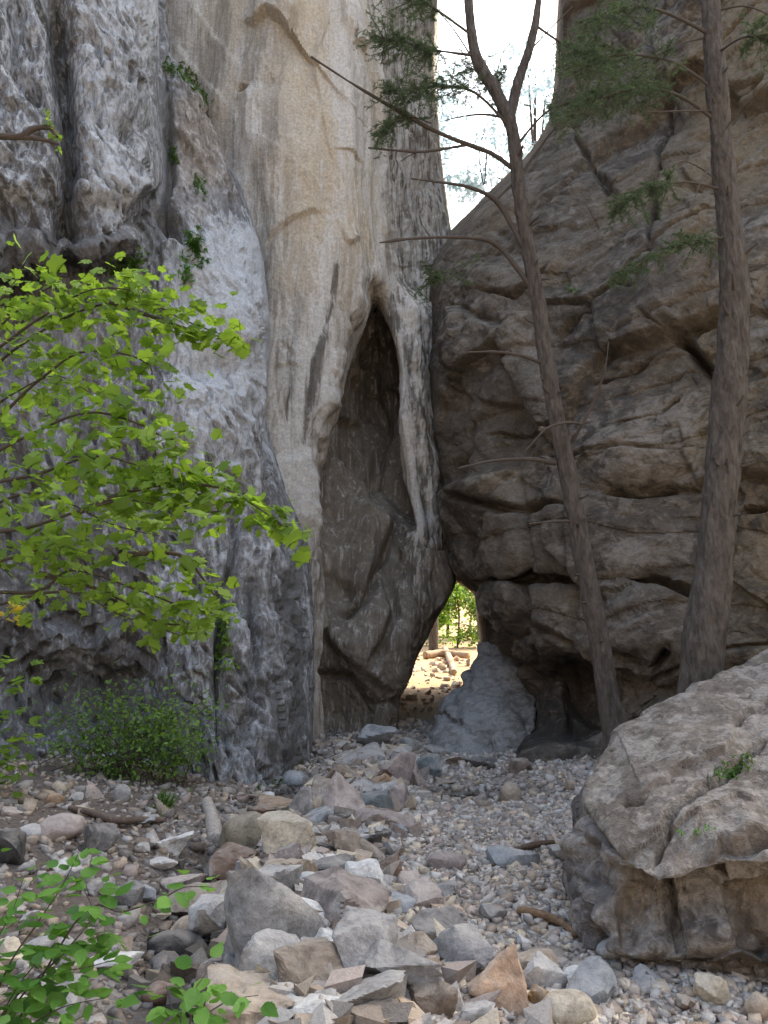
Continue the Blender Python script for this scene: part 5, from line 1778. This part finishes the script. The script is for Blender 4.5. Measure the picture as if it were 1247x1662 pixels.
sapling('leafy green sapling filling the bottom left corner', gbase(-1.33, 2.75),
        [(line((0, 1600, 2.8), (60, 1500, 2.85), (100, 1440, 2.9), (130, 1380, 2.9)), 30, .09),
         (line((20, 1640, 2.8), (110, 1540, 2.85), (150, 1480, 2.9), (120, 1420, 2.95)), 52, .10),
         (line((0, 1660, 2.8), (60, 1590, 2.8), (140, 1570, 2.85), (180, 1560, 2.9)), 64, .12),
         (line((20, 1700, 2.8), (90, 1640, 2.8), (170, 1620, 2.85)), 60, .13), (line((-20, 1700, 2.8), (30, 1600, 2.8), (90, 1530, 2.85)), 45, .13),
         (line((-40, 1660, 2.7), (-10, 1540, 2.7), (20, 1480, 2.75), (40, 1420, 2.8)), 50, .10),
         (line((120, 1500, 2.9), (200, 1480, 2.9), (260, 1460, 2.9), (300, 1440, 2.9), (345, 1440, 2.9)), 20, .05)], 'sapling', .07, 300)
sapling('small green sapling beside the broad tan slab', gbase(-0.78, 2.7),
        [(line((300, 1690, 2.75), (310, 1620, 2.8), (335, 1580, 2.85)), 20, .07), (line((300, 1690, 2.75), (360, 1630, 2.8), (420, 1615, 2.85)), 14, .05),
         (line((290, 1680, 2.75), (280, 1640, 2.8), (270, 1600, 2.85)), 14, .05)], 'sapling', .075, 60)
sapling('green maple seedling at the left edge beside the shrub', gbase(-3.55, 7.3),
        [([P(-30, 1230, 7.2), P(-10, 1150, 7.1), P(20, 1100, 7.0), P(40, 1090, 7)], 40, .22), ([P(-20, 1240, 7.2), P(20, 1210, 7.1), P(40, 1180, 7)], 40, .2),
         ([P(-40, 1240, 7.2), P(0, 1260, 7.0), P(30, 1250, 7)], 26, .16)], 'maple', .10, 110, shapes=mshapes)

# ---- dense small-leaved shrub at the foot of the grey wall
sb = P(215, 1268, 8.7)
shrub = empty('shrub', gbase(sb[0], 8.7), 'low bushy green shrub at the foot of the grey wall', 'shrub')
sp = Soup()
rnd2 = np.random.default_rng(21)
for i in range(52):
    t0 = np.array(gbase(sb[0] + rnd2.normal(0, .35), 8.7 + rnd2.normal(0, .15)))
    px_ = rnd2.uniform(70, 350)
    top = 1125 + 26 * math.sin(px_ * .03) + abs(px_ - 215) * .18
    tip = P(px_, top + (1265 - top) * rnd2.random() ** 1.6 - 14 * rnd2.random(), 8.55 + rnd2.normal(0, .28))
    midp = (t0 + tip) / 2 + np.array((0, 0, .08))
    V, Fc = tube([t0, midp, tip], [.006, .004, .0015], 10, 5)
    part('stem', V, Fc, M['deadwood'], shrub)
    C3 = resample([t0, midp, tip], 30)
    pos_ = C3[((.2 + .8 * rnd2.random(64) ** .6) * 29).astype(int)] + rnd2.normal(0, .05 + .06 * (i % 3), (64, 3))
    sp.add(*leaf_cloud(pos_, rnd2.uniform(.026, .062, 64), rnd2, oshapes[2]))
v, f, c_ = sp.get()
tag(link('leaves', mesh_np('leaves', v - np.array(shrub.location), f, M['shrub'], True, c_), shrub), kind='stuff')


# ---- ferns, moss and tufts on the rock
def surface_at(px, py, obs):
    """first hit of the sight line on the built rock"""
    dg = bpy.context.evaluated_depsgraph_get()
    o_ = Vector((0, 0, CAM_Z))
    d_ = Vector(P(px, py, 10.0).tolist()) - o_
    d_.normalize()
    best = None
    for ob in obs:
        mi = ob.matrix_world.inverted()
        ok, loc, nor, _ = ob.ray_cast(mi @ o_, d_)
        if ok:
            loc = ob.matrix_world @ loc
            if best is None or (loc - o_).length < (best[0] - o_).length:
                best = (loc, nor)
    return best


bpy.context.view_layer.update()
WALLS = [cliff_left, cliff_left.children[0], cliff_mid, big_boulder, cliff_right, ground]


def tuft(name, label, cat, pts, n, ln, mat, hang=-0.5, spread=6, width=0.006, kind='blade', obs=None):
    """a clump of small fronds growing out of the rock along a short line in the crack"""
    hits = []
    for i in range(n):
        t = rnd.random() * (len(pts) - 1)
        a = min(int(t), len(pts) - 2)
        f = t - a
        px_ = pts[a][0] * (1 - f) + pts[a + 1][0] * f + rnd.normal(0, spread)
        py_ = pts[a][1] * (1 - f) + pts[a + 1][1] * f + rnd.normal(0, spread)
        h_ = surface_at(px_, py_, obs or WALLS)
        if h_:
            hits.append(h_)
    if not hits:
        return
    base = np.array(min((h for h in hits), key=lambda h: h[0].z)[0])
    e = empty(name, base, label, cat)
    fr_, rt = Soup(), Soup()
    for loc, nor in hits:
        p0 = np.array(loc)
        nn = np.array(nor)
        if nn[1] > 0:
            nn = -nn
        for j in range(5):
            d = nn * rnd.uniform(.3, 1.0) + rnd.normal(size=3) * .55 + np.array((0, 0, hang + rnd.normal(0, .25)))
            d /= np.linalg.norm(d)
            L = ln * rnd.uniform(.5, 1.2)
            if kind == 'blade':
                v, f = oshapes[2]
                m_ = frame(d, np.array((rnd.normal(0, .4), -.4, 1.0)), 0)
                s_ = np.array((width / ln * 2.2, 1, 1)) * L
                fr_.add((v * s_) @ m_.T + p0, f, np.full(4, rnd.random()))
            else:
                v, f = oshapes[1]
                m_ = frame(d, np.array((rnd.normal(0, .5), -.5, 1.0)), 0)
                fr_.add(v * L @ m_.T + p0 + nn * .02 + rnd.normal(0, ln * .4, 3), f, np.full(4, rnd.random()))
    v, f, c_ = fr_.get()
    tag(link('fronds', mesh_np('fronds', v - base, f, M[mat], True, c_), e), kind='stuff')
    # the mat of roots the fronds stand in
    pr = [np.array(h[0]) for h in hits[:max(4, n // 6)]]
    for p0 in pr:
        vv_, ff_ = ico(1)
        rt.add(vv_ * (ln * 0.22) * np.array((1.2, 1, .7)) + p0, ff_)
    v, f, _ = rt.get()
    tag(link('root_mat', mesh_np('root_mat', v - base, f, M['fern']), e), kind='stuff')
    return e


tuft('moss_patch', 'green mossy strip along the high ridge of the grey wall', 'moss', [(266, 105), (290, 112), (315, 130), (338, 165)], 90, .09, 'fern', -.2, 6, .014)
tuft('fern', 'small round fern tuft on the wall below the mossy strip', 'fern', [(282, 238), (284, 262)], 26, .08, 'fern', -.3, 4, .012)
tuft('fern', 'fern tuft in a crack under the small round one', 'fern', [(322, 285), (326, 318)], 30, .08, 'fern', -.5, 4, .012)
tuft('fern', 'long hanging green fern on the grey wall', 'fern', [(308, 375), (320, 395), (330, 432)], 60, .12, 'fern', -.9, 5, .014)
tuft('wall_plant', 'variegated leafy plant beside the hanging fern', 'plant', [(300, 420), (308, 455)], 24, .07, 'sapling', -.5, 4, .02, 'leaf')
tuft('ivy', 'trailing leafy growth on the ledge above the maple boughs', 'ivy', [(180, 432), (205, 436), (232, 420)], 60, .07, 'shrub', -.4, 8, .02, 'leaf')
tuft('ivy', 'green vine hanging in a crack low on the grey wall', 'ivy', [(372, 985), (366, 1040), (366, 1090)], 46, .06, 'maple', -.7, 5, .02, 'leaf')
tuft('fern', 'small fern growing in a crack of the tan boulder', 'fern', [(1160, 1254), (1190, 1252), (1214, 1236)], 46, .036, 'fern', .2, 8, .005, obs=[big_boulder])
tuft('wall_plant', 'tiny leafy plant lower on the tan boulder', 'plant', [(1108, 1362), (1140, 1350), (1166, 1356)], 12, .016, 'sapling', .3, 4, .02, 'leaf', obs=[big_boulder])
tuft('moss_patch', 'yellow green moss along the wet foot of the grey wall', 'moss', [(405, 1292), (430, 1282), (452, 1268), (490, 1240)], 60, .03, 'fern', .5, 4, .014)
tuft('grass_tuft', 'small grass tuft on the bank below the shrub', 'grass', [(252, 1318), (272, 1305)], 22, .12, 'fern', .9, 6, .006)
tuft('wall_plant', 'small green plant on the brown wall between the trunks', 'plant', [(925, 465), (932, 472)], 12, .06, 'fern', -.2, 4, .012)
specs = []
yl = empty('yellow_leaf_spray', P(10, 1000, 3.7), 'yellow autumn leaves at the left edge under the boughs', 'leaves')
V, Fc = tube([trunk_c(1.75), P(-40, 1010, 3.7), P(20, 995, 3.7)], [.006, .004, .002], 12, 6)
part('stem', V, Fc, M['deadwood'], yl)
for i in range(9):
    specs.append((P(rnd.uniform(2, 40), rnd.uniform(982, 1012), 3.7), frame(np.array((rnd.normal(), -.4, rnd.normal(0, .5))), np.array((0, -.5, 1))), .05))
add_leaves(yl, mshapes, M['yellow'], specs, 20)


# ================================================================== driftwood
def drift(label, pts, radii, colour, name='driftwood', cat='driftwood', rough=.12, n=30):
    C3 = []
    for (px_, py_, up_) in pts:
        g = ground_hit(px_, py_)
        C3.append(g + np.array((0, 0, up_)))
    V, Fc = tube(C3, radii, n, 12, radii[0] * rough, len(label))
    # cap both ends
    nr = 12
    V = np.concatenate([V, [V[:nr].mean(0)], [V[-nr:].mean(0)]])
    a, b = len(V) - 2, len(V) - 1
    cap = [(a, (i + 1) % nr, i, i) for i in range(nr)] + [(b, len(V) - 2 - nr + i, len(V) - 2 - nr + (i + 1) % nr, len(V) - 2 - nr + (i + 1) % nr) for i in range(nr)]
    tri = np.array([(c_[0], c_[1], c_[2]) for c_ in cap])
    Fall = np.concatenate([np.stack([Fc[:, 0], Fc[:, 1], Fc[:, 2]], 1), np.stack([Fc[:, 0], Fc[:, 2], Fc[:, 3]], 1), tri])
    o = link(name, mesh_np(name, V, Fall, M['drift']))
    o.color = (*colour, 1)
    return tag(o, label, cat)


drift('short bleached log pointing away beside the olive boulder', [(350, 1375, .05), (346, 1350, .06), (342, 1330, .05), (336, 1312, .05)], [.06, .06, .055, .05], (.42, .37, .32), 'log', 'log')
drift('long dark curved stick lying on the bank', [(112, 1318, .03), (150, 1328, .04), (185, 1342, .05), (230, 1342, .05), (268, 1340, .04)], [.018, .026, .03, .028, .016], (.15, .11, .085), 'stick', 'stick')
drift('orange brown stick on the gravel before the tan boulder', [(842, 1487, .03), (880, 1496, .035), (912, 1508, .03), (938, 1526, .025)], [.020, .021, .019, .015], (.25, .155, .09), 'stick', 'stick')
drift('dark rotten branch piece lying across the gravel', [(826, 1392, .03), (862, 1382, .04), (900, 1374, .03)], [.016, .024, .014], (.11, .075, .055), 'stick', 'stick')
drift('thin rotten branch piece near the dark one', [(800, 1410, .02), (840, 1400, .025), (872, 1390, .02)], [.01, .014, .008], (.17, .115, .08), 'stick', 'stick')
drift('small brown branch at the mossy foot of the wall', [(376, 1302, .03), (400, 1300, .04), (432, 1304, .03)], [.02, .022, .012], (.16, .11, .08), 'stick', 'stick')
drift('sunlit log lying across the sand beyond the gap', [(690, 1070, .12), (720, 1068, .14), (760, 1072, .14)], [.10, .11, .09], (.40, .27, .17), 'log', 'log')
drift('sunlit log slanting down the sand beyond the gap', [(722, 1058, .12), (730, 1075, .12), (738, 1098, .10)], [.08, .085, .06], (.42, .30, .19), 'log', 'log')


# ================================================================== beyond the gap
OV4 = leaf_mesh('leaf', np.array([(0, 0), (.28, .35), (.18, .8), (0, 1.0)]), None, .2, .1, 1)


def leafy_tree(name, label, base, height, crown_pts, mat, nl, ls, trunk_r, seed, cat='tree'):
    r = np.random.default_rng(seed)
    e = empty(name, base, label, cat)
    b = np.array(base)
    V, Fc = tube([b - np.array((0, 0, .2)), b + np.array((.1, 0, height * .4)), b + np.array((-.05, .1, height * .75)), b + np.array((.1, .1, height))], [trunk_r, trunk_r * .8, trunk_r * .5, trunk_r * .15], 24, 10, trunk_r * .1)
    part('trunk', V, Fc, M['bark'], e)
    sp = Soup()
    for (dx, dy, dz, rr) in crown_pts:
        c0 = b + np.array((dx, dy, dz))
        V, Fc = tube([b + np.array((0, 0, min(dz * .7, height * .8))), (b + np.array((0, 0, dz)) + c0) / 2, c0], [trunk_r * .35, trunk_r * .2, trunk_r * .06], 10, 6)
        part('branch', V, Fc, M['bark'], e)
        n = int(nl * rr)
        d = r.normal(size=(n, 3))
        d = d / np.linalg.norm(d, axis=1)[:, None] * (rr * r.random((n, 1)) ** .45)
        pos_ = c0 + d * np.array((1, 1, .7))
        pos_ = pos_[fbm(pos_ * 1.3 / max(rr, .6) + seed, 2) > -.12]
        sp.add(*leaf_cloud(pos_, ls * r.uniform(.6, 1.3, len(pos_)), r, OV4, 1.5))
    v, f, c_ = sp.get()
    tag(link('crown', mesh_np('crown', v - b, f, M[mat], True, c_), e), kind='stuff')
    return e


FAR = [
    ('young sunlit tree with a thin trunk just beyond the sand', (740, 30.0), 3.2, .05, 31),
    ('bright green sunlit bush at the left behind the sand', (700, 31.0), 2.2, .05, 32),
    ('bright sunlit bush at the right behind the sand', (790, 30.0), 2.2, .05, 33),
    ('taller leafy tree behind the young sunlit tree', (725, 36.0), 6.0, .10, 34),
    ('leafy tree behind the bush on the right', (775, 35.0), 6.0, .10, 35),
    ('leafy tree far back on the left beyond the gap', (690, 38.0), 6.5, .10, 36),
]
for lab, (px_, d_), hgt, tr_, sd_ in FAR:
    x_ = (px_ - CX) / F_PX * d_ * 1.0
    r = np.random.default_rng(sd_)
    b_ = gbase(x_, d_)
    cp = [(r.normal(0, hgt * .17), r.normal(0, hgt * .15), hgt * r.uniform(.12, .95), hgt * r.uniform(.16, .24)) for i in range(11)]
    leafy_tree('young_tree' if hgt < 5 else 'broadleaf_tree', lab, b_, hgt, cp, 'sunleaf', 420 if hgt < 5 else 230, .11 if hgt < 5 else .18, tr_ * .7, sd_)
# tall trees high behind the walls, sky glare put into their leaf colour
for lab, x_, y_, hgt, blobs, sd_ in (
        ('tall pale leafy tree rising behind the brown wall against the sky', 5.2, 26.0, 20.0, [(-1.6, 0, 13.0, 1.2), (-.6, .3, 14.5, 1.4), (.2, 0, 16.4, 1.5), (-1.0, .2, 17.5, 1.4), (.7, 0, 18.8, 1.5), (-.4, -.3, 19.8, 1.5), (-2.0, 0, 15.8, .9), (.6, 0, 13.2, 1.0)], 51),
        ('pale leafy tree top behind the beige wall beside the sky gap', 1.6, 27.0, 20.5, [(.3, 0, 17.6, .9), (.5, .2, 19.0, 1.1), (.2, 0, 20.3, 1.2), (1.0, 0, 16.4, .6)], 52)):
    leafy_tree('tall_tree', lab, gbase(x_, y_), hgt, blobs, 'glarecrown', 620, .15, .16, sd_)
